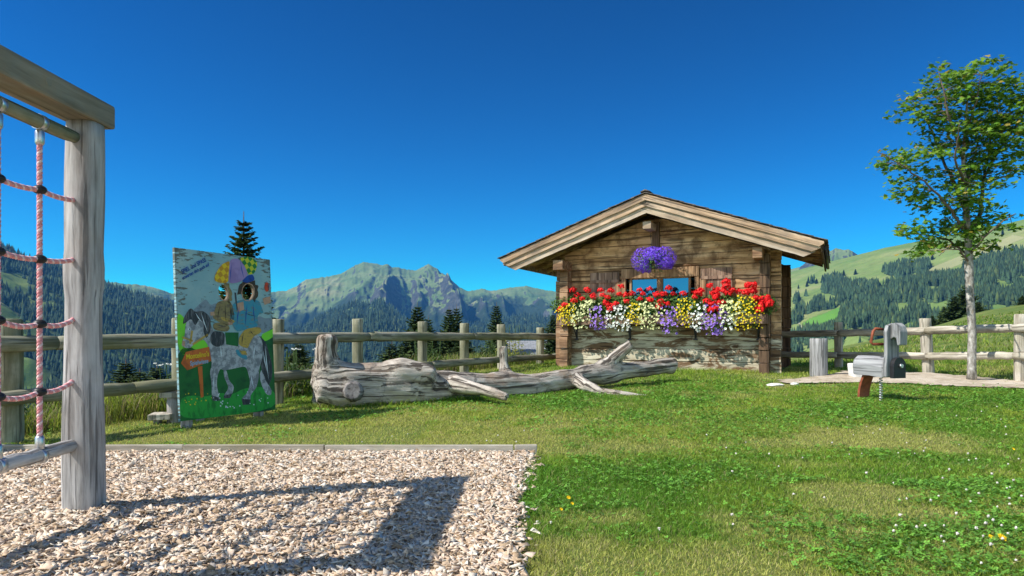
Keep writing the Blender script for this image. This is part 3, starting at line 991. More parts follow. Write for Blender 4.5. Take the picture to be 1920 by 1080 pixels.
def zr(X):     # height of top rail along the fence
    return float(np.interp(X, [-6.4, -5.2, -3.3, -1, .6, 2], [1.0, 1.03, 1.10, 1.115, 1.13, 1.12]))
def railpt(X, dz, out=.13):
    return Vector((X, 16.88 + 1.9 * X, zr(X) + dz)) + FN * out
for dz, cuts, r in ((0, [-7.2, -5.0, -2.62, -.98, 1.9], .088), (-.555, [-7.2, -4.6, -1.72, -.2, 1.9], .080)):
    for a, b in zip(cuts[:-1], cuts[1:]):
        log_between('rail', RAILWOOD, lf, LL(railpt(a, dz)), LL(railpt(b + .03, dz)), r, r * .93, 16, 20, .008)

# right fence
rf = empty('post_and_rail_fence', (9.0, 14.93, 0), 0, 'pale post and rail fence to the right of the cabin, behind the maple', 'fence')
def RR(v): return Vector(v) - rf.location
def ry(px):
    r = (px - 960) / F; Y = 34.5 / (1 + 2.17 * r); return Y * r, Y
RN = Vector((-2.17, -1, 0)).normalized()
for px, ty, wpx in ((1567, 605, 15), (1733, 598, 20), (1909, 590, 23), (2090, 585, 26)):
    X, Y = ry(px); z0 = float(gz(X, Y)) - .3; z1 = EYE + (HY - ty) * Y / F
    lean = (-.10, 0) if px == 1733 else (random.uniform(-.02, .02), 0)
    round_post('post', PALEFENCE, rf, RR((X - RN.x * .1 - lean[0] * .5, Y - RN.y * .1, z0)), z1 - z0, wpx * Y / F / 2, lean=lean)
def rrp(px, y):
    X, Y = ry(px); return Vector((X, Y, EYE + (HY - y) * Y / F)) + RN * .03
for ys, r in (([628, 624.5, 620, 615, 608], .088), ([664, 666, 667.5, 667, 668], .082)):
    pxs = [1440, 1574, 1738, 1902, 2150]
    for i in range(4):
        if i == 1 and False: continue
        log_between('rail', PALEFENCE, rf, RR(rrp(pxs[i], ys[i])), RR(rrp(pxs[i + 1] + 2, ys[i + 1])), r, r * .95, 16, 16, .008)

# ------------------------------------------------------------------ painted board with face holes
BLv = Vector((-3.85, 7.90, 0)); BRv = Vector((-3.185, 9.16, 0))
bd = (BRv - BLv); BWid = bd.length
board = empty('photo_board', ((BLv + BRv) / 2).to_tuple(), math.atan2(bd.y, bd.x), 'painted comic photo board with grey horse and two face holes', 'photo board')
bnrm = None
LEAN = math.radians(-3.0)
BH = 2.02; BZ0 = .125
DL, DR = 7.9, 9.16
def buv(x, y):
    """zoomed photo coordinates -> board (u along, v up) metres"""
    s = .5; v = .5
    for _ in range(8):
        xl = 62 + (y - 72) / 873 * 35; xr = 562 + (y - 135) / 750 * 21
        s = (x - xl) / (xr - xl)
        yt = 72 + s * 63; yb = 945 - s * 60
        v = (yb - y) / (yb - yt)
    s = min(max(s, 0), 1)
    u = s * DL / (DR - s * (DR - DL))
    return ((u - .5) * BWid, min(max(v, 0), 1) * BH)
def ell(cx, cy, rx, ry_, n=24, rot=0.0):
    o = []
    for i in range(n):
        a = 2 * PI * i / n
        x = math.cos(a) * rx; y = math.sin(a) * ry_
        o.append((cx + x * math.cos(rot) - y * math.sin(rot), cy + x * math.sin(rot) + y * math.cos(rot)))
    return o
H1 = ell(317, 298, 23, 40, 24, -.25); H2 = ell(445, 298, 31, 42, 24, .1)
hole1 = [buv(*q) for q in H1]; hole2 = [buv(*q) for q in H2]
outer = [(-BWid / 2, 0), (BWid / 2, 0), (BWid / 2, BH), (-BWid / 2, BH)]
loops = [outer, hole1, hole2]
tris = tessellate_polygon([[Vector((a, b, 0)) for a, b in l] for l in loops])
flat = [q for l in loops for q in l]
TH = .035
mb = MB()
n0 = len(flat)
vs = [(a, -TH / 2, b) for a, b in flat] + [(a, TH / 2, b) for a, b in flat]
fs = []
for t in tris:
    a, b, c = [Vector((flat[i][0], 0, flat[i][1])) for i in t]
    t = tuple(t) if (b - a).cross(c - a).y < 0 else tuple(t)[::-1]
    fs.append(t); fs.append(tuple(i + n0 for i in t[::-1]))
k0 = 0
for l in loops:
    for i in range(len(l)):
        a = k0 + i; b = k0 + (i + 1) % len(l)
        fs.append((a, b, b + n0, a + n0))
    k0 += len(l)
mb.add(vs, fs)
# painted surface material: sky with peeling
m, n, p, o_ = new_mat('painted_sky')
src, v = coords(n, (1, 1, 1), False)
g1 = noise_node(n, v, 2.2, 4, .6); 
mp = n.nodes.new('ShaderNodeMapping'); mp.inputs['Scale'].default_value = (4, 1, 16); n.links.new(src, mp.inputs[0])
g2 = noise_node(n, mp.outputs[0], 1.8, 6, .65)
c = ramp(n, [(.3, (.18, .36, .42)), (.55, (.27, .44, .47)), (.75, (.42, .53, .48))], g1)
sp_ = n.nodes.new('ShaderNodeSeparateXYZ'); n.links.new(src, sp_.inputs[0])
ab = n.nodes.new('ShaderNodeMath'); ab.operation = 'ABSOLUTE'; n.links.new(sp_.outputs[0], ab.inputs[0])
e1 = n.nodes.new('ShaderNodeMapRange'); e1.inputs[1].default_value = .52; e1.inputs[2].default_value = .72; e1.inputs[4].default_value = .11; n.links.new(ab.outputs[0], e1.inputs[0])
e2 = n.nodes.new('ShaderNodeMapRange'); e2.inputs[1].default_value = 1.80; e2.inputs[2].default_value = 2.02; e2.inputs[4].default_value = .09; n.links.new(sp_.outputs[2], e2.inputs[0])
ad1 = n.nodes.new('ShaderNodeMath'); n.links.new(e1.outputs[0], ad1.inputs[0]); n.links.new(e2.outputs[0], ad1.inputs[1])
ad2 = n.nodes.new('ShaderNodeMath'); n.links.new(ad1.outputs[0], ad2.inputs[0]); n.links.new(g2, ad2.inputs[1]); g2 = ad2.outputs[0]
c = mix(n, c, (.10, .085, .055), ramp(n, [(.60, (0, 0, 0)), (.64, (.85, .85, .85))], g2))
n.links.new(c, p.inputs['Base Color']); p.inputs['Roughness'].default_value = .45
PSKY = m
EDGEW = plain('board_edge', (.42, .44, .40), .7)
mb.m = [1 if len(f) == 4 and min(f) >= 4 and (max(f) - n0 >= 4) else 0 for f in mb.f]
panel = mb.build('panel', [PSKY, plain('raw_edge', (.16, .12, .08), .9)], board, loc=(0, 0, BZ0))
panel.rotation_euler = (LEAN, 0, 0)
def paintmat(name, c, dark=None, amt=.5, sc=6, st=(1, 1, 1), lo=.5, hi=.62):
    m, n, p, o = new_mat(name)
    src, v = coords(n, st, False)
    g = noise_node(n, v, sc, 6, .65)
    n.links.new(mix(n, c, dark or tuple(x * .45 for x in c), ramp(n, [(lo, (0, 0, 0)), (hi, (amt,) * 3)], g)), p.inputs['Base Color'])
    p.inputs['Roughness'].default_value = .45
    return m
def checkmat(name, c1, c2, sc):
    m, n, p, o = new_mat(name)
    src, v = coords(n, (1, 1, 1), False)
    mp = n.nodes.new('ShaderNodeMapping'); mp.inputs['Rotation'].default_value = (0, .6, 0); mp.inputs['Location'].default_value = (0, .53, 0); n.links.new(src, mp.inputs[0])
    ck = n.nodes.new('ShaderNodeTexChecker'); ck.inputs['Scale'].default_value = sc
    ck.inputs['Color1'].default_value = (*c1, 1); ck.inputs['Color2'].default_value = (*c2, 1)
    n.links.new(mp.outputs[0], ck.inputs['Vector']); n.links.new(ck.outputs[0], p.inputs['Base Color'])
    p.inputs['Roughness'].default_value = .45
    return m
PM = [
    paintmat('paint_dark_green', (.015, .13, .022), (.006, .05, .012), .8, 3),           # 0
    paintmat('paint_bright_green', (.20, .68, .03), (.10, .45, .02), .6, 3),              # 1
    paintmat('paint_grass_green', (.03, .34, .04), (.012, .14, .02), .8, 22, (1, 1, .35)),    # 2
    paintmat('paint_mountain', (.22, .28, .33), (.08, .11, .14), .7, 9),                   # 3
    paintmat('paint_horse', (.44, .46, .49), (.15, .16, .18), .85, 13, lo=.44, hi=.56),       # 4
    paintmat('paint_charcoal', (.035, .035, .04), (.20, .20, .21), .6, 26, (2.2, 1, .35)),  # 5
    paintmat('paint_brown', (.26, .20, .08), (.12, .08, .05), .8, 14, (1, 1, 3)),         # 6
    paintmat('paint_teal', (.05, .27, .38), (.18, .18, .13), .8, 12, (1, 1, 3)),           # 7
    paintmat('paint_ochre', (.48, .32, .06), (.18, .15, .06), .7, 14, (1, 1, 3)),          # 8
    checkmat('paint_yellow_check', (.75, .50, .01), (.52, .26, .01), 17),                  # 9
    paintmat('paint_purple', (.34, .24, .48), (.2, .13, .32), .6, 5),                     # 10
    checkmat('paint_green_check', (.55, .55, .02), (.03, .20, .03), 17),                   # 11
    paintmat('paint_blue', (.02, .07, .35), (.01, .03, .15), .6, 6),                       # 12
    paintmat('paint_skin', (.50, .30, .20), (.30, .16, .10), .6, 8),                       # 13
    paintmat('paint_red', (.60, .07, .02), (.30, .03, .01), .6, 8),                        # 14
    paintmat('paint_sign', (.55, .14, .02), (.32, .07, .015), .7, 7),                    # 15
    paintmat('paint_yellow', (.75, .55, .02), (.6, .4, .02), .4, 8),                       # 16
    paintmat('paint_pale', (.70, .78, .82), (.5, .6, .7), .4, 8),                          # 17
    paintmat('paint_hair', (.05, .03, .015), (.15, .09, .04), .6, 30),                     # 18
]
shapes = [
    (1, 1, [(76, 400), (105, 415), (130, 450), (160, 500), (250, 560), (250, 620), (82, 620)]),
    (1, 0, [(82, 610), (120, 560), (170, 585), (250, 600), (400, 560), (500, 540), (520, 510), (576, 478), (583, 885), (97, 945)]),
    (1, 3, [(150, 400), (185, 365), (228, 328), (250, 365), (285, 350), (300, 400), (275, 440), (180, 430)]),
    (1, 3, [(480, 450), (500, 415), (535, 430), (567, 425), (576, 478), (520, 507), (490, 485)]),
    (2, 1, [(512, 510), (545, 495), (577, 480), (578, 520), (545, 540), (520, 545)]),
    (2, 2, [(92, 832), (150, 815), (230, 822), (300, 800), (360, 812), (420, 780), (500, 770), (581, 788), (583, 885), (97, 945)]),
    (3, 5, [(500, 512), (535, 545), (552, 600), (566, 655), (568, 715), (550, 768), (535, 745), (515, 700), (505, 640)]),
    (3, 4, [(512, 680), (535, 740), (566, 790), (558, 815), (535, 808), (515, 770), (500, 720)]),
    (3, 4, [(318, 660), (335, 700), (345, 740), (372, 770), (362, 808), (330, 828), (316, 818), (340, 785), (340, 765), (318, 720)]),
    (4, 4, [(105, 548), (118, 510), (120, 465), (136, 420), (150, 384), (165, 400), (200, 400), (240, 420), (255, 470), (275, 500), (330, 520), (400, 560), (450, 540), (490, 505), (518, 540), (520, 620), (500, 680), (497, 735), (483, 780), (455, 810), (452, 852), (415, 858), (408, 830), (440, 800), (455, 750), (440, 690), (428, 668), (350, 685), (318, 690), (300, 680), (284, 722), (282, 770), (297, 828), (267, 838), (256, 815), (257, 760), (246, 700), (258, 660), (245, 600), (235, 560), (215, 535), (190, 545), (165, 558), (145, 580), (120, 578), (100, 566)]),
    (5, 5, [(138, 384), (152, 378), (168, 398), (210, 390), (248, 420), (252, 480), (230, 535), (213, 500), (216, 450), (190, 432), (172, 470), (150, 430), (125, 450), (106, 460), (112, 425)]),
    (5, 5, [(248, 520), (265, 492), (325, 498), (322, 560), (285, 575), (252, 558)]),
    (5, 5, [(256, 815), (297, 826), (298, 842), (262, 842)]), (5, 5, [(408, 830), (455, 835), (450, 860), (415, 862)]),
    (5, 5, [(316, 816), (362, 806), (350, 828), (320, 830)]),
    (5, 8, [(103, 520), (160, 538), (158, 548), (103, 528)]), (5, 8, [(150, 490), (160, 492), (150, 560), (140, 556)]),
    (5, 8, [(155, 556), (235, 505), (238, 515), (160, 566)]),
    (6, 17, ell(140, 484, 8, 6, 12)), (7, 5, ell(141, 484, 4, 4, 10)), (6, 13, [(103, 540), (120, 545), (118, 572), (104, 565)]),
    (6, 15, [(98, 655), (122, 598), (242, 572), (255, 642), (130, 690)]),
    (5, 15, [(184, 672), (207, 668), (212, 760), (214, 822), (200, 828), (194, 760)]),
    (6, 6, [(285, 345), (355, 335), (378, 430), (345, 468), (295, 450), (258, 425), (275, 380)]),
    (6, 6, [(262, 452), (330, 450), (352, 478), (335, 498), (265, 488)]),
    (7, 8, [(300, 420), (345, 432), (375, 440), (370, 455), (310, 440)]), (7, 13, [(338, 440), (360, 432), (366, 458), (345, 466)]), (7, 13, [(248, 398), (268, 396), (272, 414), (250, 416)]),
    (6, 7, [(370, 350), (410, 335), (500, 335), (518, 380), (526, 402), (492, 412), (498, 470), (440, 482), (380, 500), (345, 410)]),
    (7, 8, [(430, 482), (505, 470), (516, 498), (470, 520), (450, 560), (440, 582), (392, 562), (398, 520)]),
    (7, 13, [(386, 355), (420, 345), (424, 385), (392, 398)]), (7, 13, [(520, 330), (560, 318), (562, 350), (530, 362)]),
    (7, 7, [(376, 585), (405, 590), (440, 620), (436, 640), (390, 618)]), (8, 8, [(395, 590), (430, 592), (440, 612), (410, 610)]),
    (7, 0, [(325, 500), (395, 500), (392, 570), (330, 560)]),
    (8, 9, [(268, 240), (275, 205), (308, 158), (352, 138), (345, 190), (342, 252), (300, 252)]),
    (8, 10, [(351, 138), (372, 128), (398, 132), (430, 170), (446, 215), (400, 250), (343, 256), (346, 190)]),
    (8, 11, [(400, 126), (440, 118), (475, 128), (497, 152), (480, 205), (446, 212), (428, 165)]),
    (9, 12, [(410, 245), (440, 215), (470, 208), (482, 238), (440, 252)]),
    (7, 14, ell(543, 272, 13, 24, 14)), (7, 3, [(548, 250), (566, 275), (560, 300), (548, 285)]),
    (7, 5, [(374, 300), (382, 300), (392, 390), (386, 392)]),
]
mb = MB()
HO = -TH / 2
def chaikin(P_):
    o = []
    for i in range(len(P_)):
        a, b = P_[i], P_[(i + 1) % len(P_)]
        o.append((a[0] * .8 + b[0] * .2, a[1] * .8 + b[1] * .2)); o.append((a[0] * .2 + b[0] * .8, a[1] * .2 + b[1] * .8))
    return o
ink = []
for lv, mi, poly in list(shapes):
    if mi in (4, 6, 7, 8, 9, 10, 11, 13, 15) and len(poly) > 3:      # dark brush outlines round the figures
        q = chaikin(poly); cx_ = sum(a for a, b in q) / len(q); cy_ = sum(b for a, b in q) / len(q)
        n_ = len(q); op = []
        for i in range(n_):
            tx, ty = q[(i + 1) % n_][0] - q[i - 1][0], q[(i + 1) % n_][1] - q[i - 1][1]; l = math.hypot(tx, ty) or 1
            op.append((tx / l, ty / l))
        ar = sum(q[i][0] * q[(i + 1) % n_][1] - q[(i + 1) % n_][0] * q[i][1] for i in range(n_))
        s_ = 1 if ar > 0 else -1
        for i in range(n_):
            j = (i + 1) % n_; wv = 2.2 + .9 * math.sin(i * 1.7)
            ink.append((lv + .5, 18 if mi != 4 else 5, [q[i], q[j], (q[j][0] - s_ * op[j][1] * -wv, q[j][1] + s_ * op[j][0] * wv * 1), (q[i][0] + s_ * op[i][1] * wv, q[i][1] + s_ * op[i][0] * wv)]))
shapes = [(lv, mi, chaikin(chaikin(poly)) if len(poly) > 4 and mi not in (0, 15) else poly) for lv, mi, poly in shapes]
# folds and brush strokes on the clothes
for (x0, y0, x1, y1, mi) in ((300, 360, 285, 440, 18), (325, 350, 330, 455, 18), (350, 360, 360, 430, 18), (400, 360, 385, 470, 12), (440, 350, 430, 470, 12), (470, 350, 480, 460, 12), (420, 400, 490, 420, 5), (420, 500, 410, 565, 18), (455, 490, 470, 510, 18), (275, 460, 330, 470, 5), (360, 150, 352, 245, 12), (405, 140, 425, 235, 12), (250, 430, 245, 520, 18), (530, 560, 548, 740, 17), (520, 590, 540, 700, 17), (170, 400, 205, 450, 17), (200, 400, 235, 500, 17), (480, 560, 470, 640, 17), (300, 560, 310, 640, 17), (455, 700, 470, 780, 17), (268, 700, 266, 800, 17)):
    dx, dy = x1 - x0, y1 - y0; l = math.hypot(dx, dy); nx_, ny_ = -dy / l * 2.2, dx / l * 2.2
    shapes.append((9, mi, [(x0, y0), ((x0 + x1) / 2 + nx_ * 2, (y0 + y1) / 2 + ny_ * 2), (x1, y1), ((x0 + x1) / 2 - nx_ * .2, (y0 + y1) / 2 - ny_ * .2)]))
for lv, mi, poly in shapes:
    pts = [buv(*q) for q in poly]
    tr = tessellate_polygon([[Vector((a, b, 0)) for a, b in pts]])
    y = HO - .0009 * lv
    fs = []
    for t in tr:
        a, b, c = [Vector((pts[i][0], 0, pts[i][1])) for i in t]
        fs.append(tuple(t) if (b - a).cross(c - a).y < 0 else tuple(t)[::-1])
    mb.add([(a, y, b) for a, b in pts], fs, mi)
# hair and collar rings round the two holes
def ring(hole_px, cx, cy, grow, mi, lv, cut=None):
    inner = [buv(*q) for q in hole_px]
    outp = []
    for i, q in enumerate(hole_px):
        g = grow * (1 + .3 * math.sin(i * 2.9))
        outp.append(buv(q[0] + (q[0] - cx) * g / 30, q[1] + (q[1] - cy) * g / 40))
    n_ = len(inner); y = HO - .0009 * lv
    vs = [(a, y, b) for a, b in inner] + [(a, y, b) for a, b in outp]
    fs = []
    for i in range(n_):
        j = (i + 1) % n_
        if cut and not cut(i / n_): continue
        a, b, c = [Vector(vs[k]) for k in (i, j, n_ + j)]
        f = (i, j, n_ + j, n_ + i)
        fs.append(f if (b - a).cross(c - a).y < 0 else f[::-1])
    mb.add(vs, fs, mi)
ring(H1, 317, 298, 6, 13, 9, lambda f: f < .42 or f > .9); ring(H2, 445, 298, 3.5, 13, 9)
ring(H1, 317, 298, 26, 6, 6, lambda f: f < .2 or f > .8); ring(H2, 445, 298, 22, 18, 6, lambda f: f > .42 or f < .12)
for i in range(46):
    x = random.uniform(105, 570); y = random.uniform(800 if x < 400 else 775, 880)
    r = random.uniform(2.0, 4.0)
    mb_pts = [buv(*q) for q in ell(x, y, r, r, 7)]
    mb.add([(a, HO - .0045, b) for a, b in mb_pts], [tuple(range(7))[::-1]], 16 if x < 260 else 17)
painting = mb.build('painting', PM, board, loc=(0, 0, BZ0)); painting.rotation_euler = (LEAN, 0, 0)
def lettering(txt, x, y, size, ang, mat):
    cu = bpy.data.curves.new('lettering', 'FONT'); cu.body = txt; cu.size = size; cu.align_x = 'CENTER'; cu.align_y = 'CENTER'; cu.extrude = .0004; cu.shear = .15; cu.offset = size * .02
    t = bpy.data.objects.new('tmp', cu); COL.objects.link(t)
    dg = bpy.context.evaluated_depsgraph_get()
    me = bpy.data.meshes.new_from_object(t.evaluated_get(dg))
    bpy.data.objects.remove(t)
    me.materials.clear(); me.materials.append(mat)
    u, v = buv(x, y)
    R = Matrix.Rotation(PI / 2, 4, 'X') @ Matrix.Rotation(ang, 4, 'Z')
    me.transform(Matrix.Translation((u, HO - .0085, v)) @ R @ Matrix.Diagonal((.80, 1, 1, 1)))
    o = bpy.data.objects.new('lettering', me); COL.objects.link(o); o.parent = board; o.location = (0, 0, BZ0); o.rotation_euler = (LEAN, 0, 0)
    return o
lettering('SPIEL und SPASS', 162, 166, .070, .50, PM[12])
lettering('erwarten dich auch auf', 172, 193, .057, .50, PM[12])
lettering("Montelino's", 182, 616, .084, .10, PM[16])
lettering('Spielwiese', 190, 650, .076, .10, paintmat('paint_sign_blue', (.25, .42, .60), None, .3))
for u in (-.55, .52):
    round_post('stub_leg', GREYWOOD, board, (u, .09, -.06), .34, .065, n=14, segs=4)
for u in (-.63, .63):
    mb = MB(); mb.tube([(u, .075, .2), (u, .165, 1.9)], .035, 8); mb.build('back_brace', GREYWOOD, board, True)

# bench behind the board
bX, bY = -4.0, 8.05
bench = empty('timber_bench', (W(322, 790, 8.5).x, 8.5, 0), .25, 'small weathered plank bench with low step left behind the painted board', 'bench')
zb = float(gz(bX, 8.1))
mb = MB(); mb.box((.13, .05, .385), (.50, .30, .07), jit=.004); mb.build('seat', PALEFENCE, bench, bevel=.008)
mb = MB(); mb.box((-.11, .0, .12), (.26, .30, .07), jit=.004); mb.build('step', PALEFENCE, bench, bevel=.008)
round_post('leg', GREYWOOD, bench, (.02, .0, -.1), .44, .075, n=14, segs=4)
round_post('leg', GREYWOOD, bench, (.30, .1, -.1), .44, .06, n=14, segs=4)
round_post('leg', GREYWOOD, bench, (-.16, .0, -.1), .18, .05, n=12, segs=3)

# ------------------------------------------------------------------ fallen log
LOGM, n, p, o_ = new_mat('driftwood')
at = n.nodes.new('ShaderNodeAttribute'); at.attribute_name = 'grain'
src = at.outputs['Vector']
def mp_(s):
    q = n.nodes.new('ShaderNodeMapping'); q.inputs['Scale'].default_value = s; n.links.new(src, q.inputs[0]); return q.outputs[0]
v = mp_((.09, 1, 1)); g = noise_node(n, v, 13, 9, .68, .3)
v2 = mp_((.05, 1, 1)); g2 = noise_node(n, v2, 17, 5, .55, .5)
base = ramp(n, [(.32, (.16, .13, .105)), (.5, (.42, .37, .31)), (.68, (.66, .60, .52))], g)
crk = ramp(n, [(.40, (.12, .10, .09)), (.455, (1, 1, 1))], g2)
c = mix(n, base, crk, .85, 'MULTIPLY')
big = noise_node(n, src, 1.9, 5, .65, .6)
c = mix(n, c, (.26, .18, .12), ramp(n, [(.54, (0, 0, 0)), (.66, (.6, .6, .6))], big))
big2 = noise_node(n, src, 3.4, 5, .65, .9)
c = mix(n, c, (.055, .052, .05), ramp(n, [(.57, (0, 0, 0)), (.66, (.7, .7, .7))], big2))
n.links.new(c, p.inputs['Base Color']); p.inputs['Roughness'].default_value = .85
bump(n, p, mix(n, g, crk, .6), 1.0, .06)
mb = MB()
def wp(px, py, Y): return W(px, py, Y)
LOGSEG = []
def seg(pts, n=16, jit=.03):
    LOGSEG.append(pts)
    P_ = []; R_ = []
    for i in range(len(pts) - 1):
        a, b = pts[i], pts[i + 1]
        m_ = 5
        for k in range(m_):
            f = k / m_
            P_.append(wp(*[a[j] + (b[j] - a[j]) * f for j in range(3)])); R_.append(a[3] + (b[3] - a[3]) * f)
    P_.append(wp(*pts[-1][:3])); R_.append(pts[-1][3])
    mb.tube(P_, R_, n, jit=jit)
# px,py,Y,radius
seg([(590, 727, 9.93, .29), (630, 731, 10.05, .335), (700, 729, 10.3, .325), (760, 728, 10.45, .31), (820, 729, 10.7, .275), (900, 728, 11.1, .24), (1000, 721, 11.6, .215), (1060, 712, 12.0, .205), (1120, 702, 12.4, .20), (1190, 693, 12.9, .18), (1230, 689, 13.2, .17), (1264, 687, 13.4, .16)])
seg([(613, 726, 9.97, .25), (613, 690, 9.96, .205), (612, 660, 9.95, .17), (613, 628, 9.95, .148)])
seg([(640, 720, 10.0, .27), (720, 710, 10.3, .25), (755, 702, 10.35, .24), (790, 703, 10.4, .19), (815, 708, 10.4, .15)])
FILL0 = len(LOGSEG)
seg([(603, 712, 9.97, .25), (625, 712, 10.02, .28), (655, 714, 10.12, .29), (700, 714, 10.28, .27)])
seg([(606, 700, 9.96, .20), (622, 696, 9.99, .20), (640, 703, 10.05, .2)])
seg([(850, 720, 10.6, .15), (890, 727, 10.4, .115), (930, 738, 10.2, .09), (953, 746, 10.1, .08)], 12)
seg([(950, 712, 11.5, .15), (946, 690, 11.5, .12), (944, 670, 11.5, .10), (944, 647, 11.5, .095)], 12)
seg([(1100, 706, 12.4, .17), (1140, 680, 12.6, .15), (1165, 660, 12.6, .14), (1186, 643, 12.6, .125)], 14)
seg([(1080, 710, 12.0, .14), (1098, 722, 11.7, .13), (1125, 735, 11.5, .09), (1165, 741, 11.4, .055), (1222, 743, 11.4, .02)], 10)
tmp = mb.build('tmp_log', LOGM, None)
md = tmp.modifiers.new('r', 'REMESH'); md.mode = 'VOXEL'; md.voxel_size = .026; md.use_smooth_shade = True
sm = tmp.modifiers.new('s', 'SMOOTH'); sm.factor = .6; sm.iterations = 30
dg = bpy.context.evaluated_depsgraph_get()
me = bpy.data.meshes.new_from_object(tmp.evaluated_get(dg))
bpy.data.objects.remove(tmp)
co = np.zeros(len(me.vertices) * 3, np.float32); me.vertices.foreach_get('co', co); co = co.reshape(-1, 3)
no = np.zeros(len(me.vertices) * 3, np.float32); me.vertices.foreach_get('normal', no); no = no.reshape(-1, 3)
AX = []
for pts_ in [q_ for k_, q_ in enumerate(LOGSEG) if k_ not in (2, FILL0, FILL0 + 1)]:
    q = [np.array(W(*a[:3])) for a in pts_]
    cum = 0
    for a, b, pa in zip(q[:-1], q[1:], pts_[:-1]):
        AX.append((a, b, pa[3], cum)); cum += np.linalg.norm(b - a)
best = np.full(len(co), 1e9); gcr = np.zeros((len(co), 3))
for a, b, r_, cum in AX:
    d_ = b - a; L_ = np.linalg.norm(d_); d_ = d_ / L_
    tr_ = (co - a) @ d_
    tt = np.clip(tr_, 0, L_); rel = co - (a + tt[:, None] * d_); ds = np.linalg.norm(rel, axis=1) / r_
    if abs(d_[2]) > .75: ds = ds * 1.7
    if abs(d_[2]) > .75: e1 = np.array([1., 0, 0])
    else: e1 = np.cross(d_, [0, 0, 1.]); e1 /= np.linalg.norm(e1)
    e2 = np.cross(d_, e1)
    k = ds < best; best[k] = ds[k]
    gcr[k] = np.stack([cum + tr_[k], rel[k] @ e1, rel[k] @ e2], -1)
al = gcr[:, 0]
d1 = fbm(co[:, 0] * 1.9 + co[:, 2] * 2.3, co[:, 1] * 2.1 + co[:, 2] * 2.9, 4, 300) - .5
d2 = ridged(al * .8, np.arctan2(gcr[:, 1], gcr[:, 2]) * 4.0, 3, 310) - .5
co = co + no * (.10 * d1 - .010 * d2)[:, None]
corg = Vector((-1.4, 10.7, .1))
co -= np.array(corg)
th_ = math.atan2(3.5, 6.0)
c_, s_ = math.cos(-th_), math.sin(-th_)
co = np.stack([co[:, 0] * c_ - co[:, 1] * s_, co[:, 0] * s_ + co[:, 1] * c_, co[:, 2]], -1)
me.vertices.foreach_set('co', np.ascontiguousarray(co, dtype=np.float32).ravel()); me.update()
ga = me.attributes.new('grain', 'FLOAT_VECTOR', 'POINT'); ga.data.foreach_set('vector', np.ascontiguousarray(gcr, dtype=np.float32).ravel())
me.name = 'fallen_log'; me.materials.clear(); me.materials.append(LOGM)
me.polygons.foreach_set('use_smooth', np.ones(len(me.polygons), bool))
lg = bpy.data.objects.new('fallen_log', me); COL.objects.link(lg); lg.location = corg; lg.rotation_euler = (0, 0, th_)
mb = MB(); a_ = W(663, 735, 9.98); b_ = W(661, 733, 9.72)
mb.tube([a_, a_.lerp(b_, .9), b_], [.17, .135, .11], 14, jit=.05)
kn = mb.build('sawn_knot', wood('sawn_knot_wood', (.10, .09, .085), (.22, .20, .19), (.36, .34, .32), 1, 9), None, True)
kn.parent = lg; kn.matrix_parent_inverse = (Matrix.Translation(lg.location) @ Matrix.Rotation(th_, 4, 'Z')).inverted()
tag(lg, 'long bleached fallen tree trunk with broken limbs lying on the lawn', 'log')

# ------------------------------------------------------------------ the cabin
B_ = math.radians(25.5)
HU = Vector((math.cos(B_), -math.sin(B_), 0)); HN = Vector((math.sin(B_), math.cos(B_), 0))
H0 = Vector((1.145, 17.62, .25))
WL = 5.39; WD = 3.75
hut = empty('log_cabin', H0, -B_, 'small brown log cabin with low gable roof standing on the lawn', 'cabin')
def hp(px, py, off=0.0):
    r = (px - 960) / F
    t = (off + H0.dot(HN)) / (r * math.sin(B_) + math.cos(B_))
    P = Vector((t * r, t, 0))
    return (P - H0).dot(HU), EYE + (HY - py) / F * t - H0.z
def hwood(name, dark, mid, light, axis, **k): return wood(name, dark, mid, light, axis, **k)
LOGW = hwood('cabin_log', (.22, .12, .05), (.56, .34, .165), (.78, .55, .32), 0, scale=7, stain=(.11, .055, .025), stain_amt=.75, crack=.7, stain_scale=3.0, bstr=1.0)
# bleached flaking lower logs
LOGL, n, p, o_ = new_mat('cabin_log_weathered')
src, v = coords(n, (.12, 1, 1))
g = noise_node(n, v, 9, 9, .68, .4)
c = ramp(n, [(.34, (.30, .25, .17)), (.52, (.52, .46, .33)), (.68, (.72, .67, .52))], g)
src2, v2 = coords(n, (.30, 1, 1))
s1 = noise_node(n, v2, 3.4, 7, .72, 1.2)
c = mix(n, c, (.15, .08, .035), ramp(n, [(.47, (0, 0, 0)), (.54, (.95, .95, .95))], s1))
s2 = noise_node(n, v, 18, 4, .5, .3)
c = mix(n, c, ramp(n, [(.38, (.15, .12, .1)), (.44, (1, 1, 1))], s2), .7, 'MULTIPLY')
n.links.new(c, p.inputs['Base Color']); bump(n, p, mix(n, g, s1, .5), .8, .02)
ENDW = hwood('log_end', (.16, .085, .045), (.34, .20, .11), (.52, .36, .23), 0, scale=8, stain=(.10, .06, .035), stain_amt=.6, crack=.5)
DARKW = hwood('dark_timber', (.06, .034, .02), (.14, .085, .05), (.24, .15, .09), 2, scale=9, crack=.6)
BARGE = hwood('barge_wood', (.26, .16, .09), (.52, .36, .23), (.70, .54, .39), 0, scale=7, stain=(.16, .14, .12), stain_amt=.5, crack=.6)
BARGE2 = hwood('barge_wood_pale', (.28, .19, .12), (.50, .39, .28), (.66, .56, .45), 0, scale=7, stain=(.20, .17, .14), stain_amt=.4, crack=.5)
SHING = hwood('roof_shingle', (.05, .042, .035), (.12, .10, .085), (.26, .23, .20), 1, scale=9, crack=.7)
SHUT = hwood('shutter_wood', (.10, .06, .04), (.25, .16, .11), (.40, .28, .20), 2, scale=9, crack=.6)
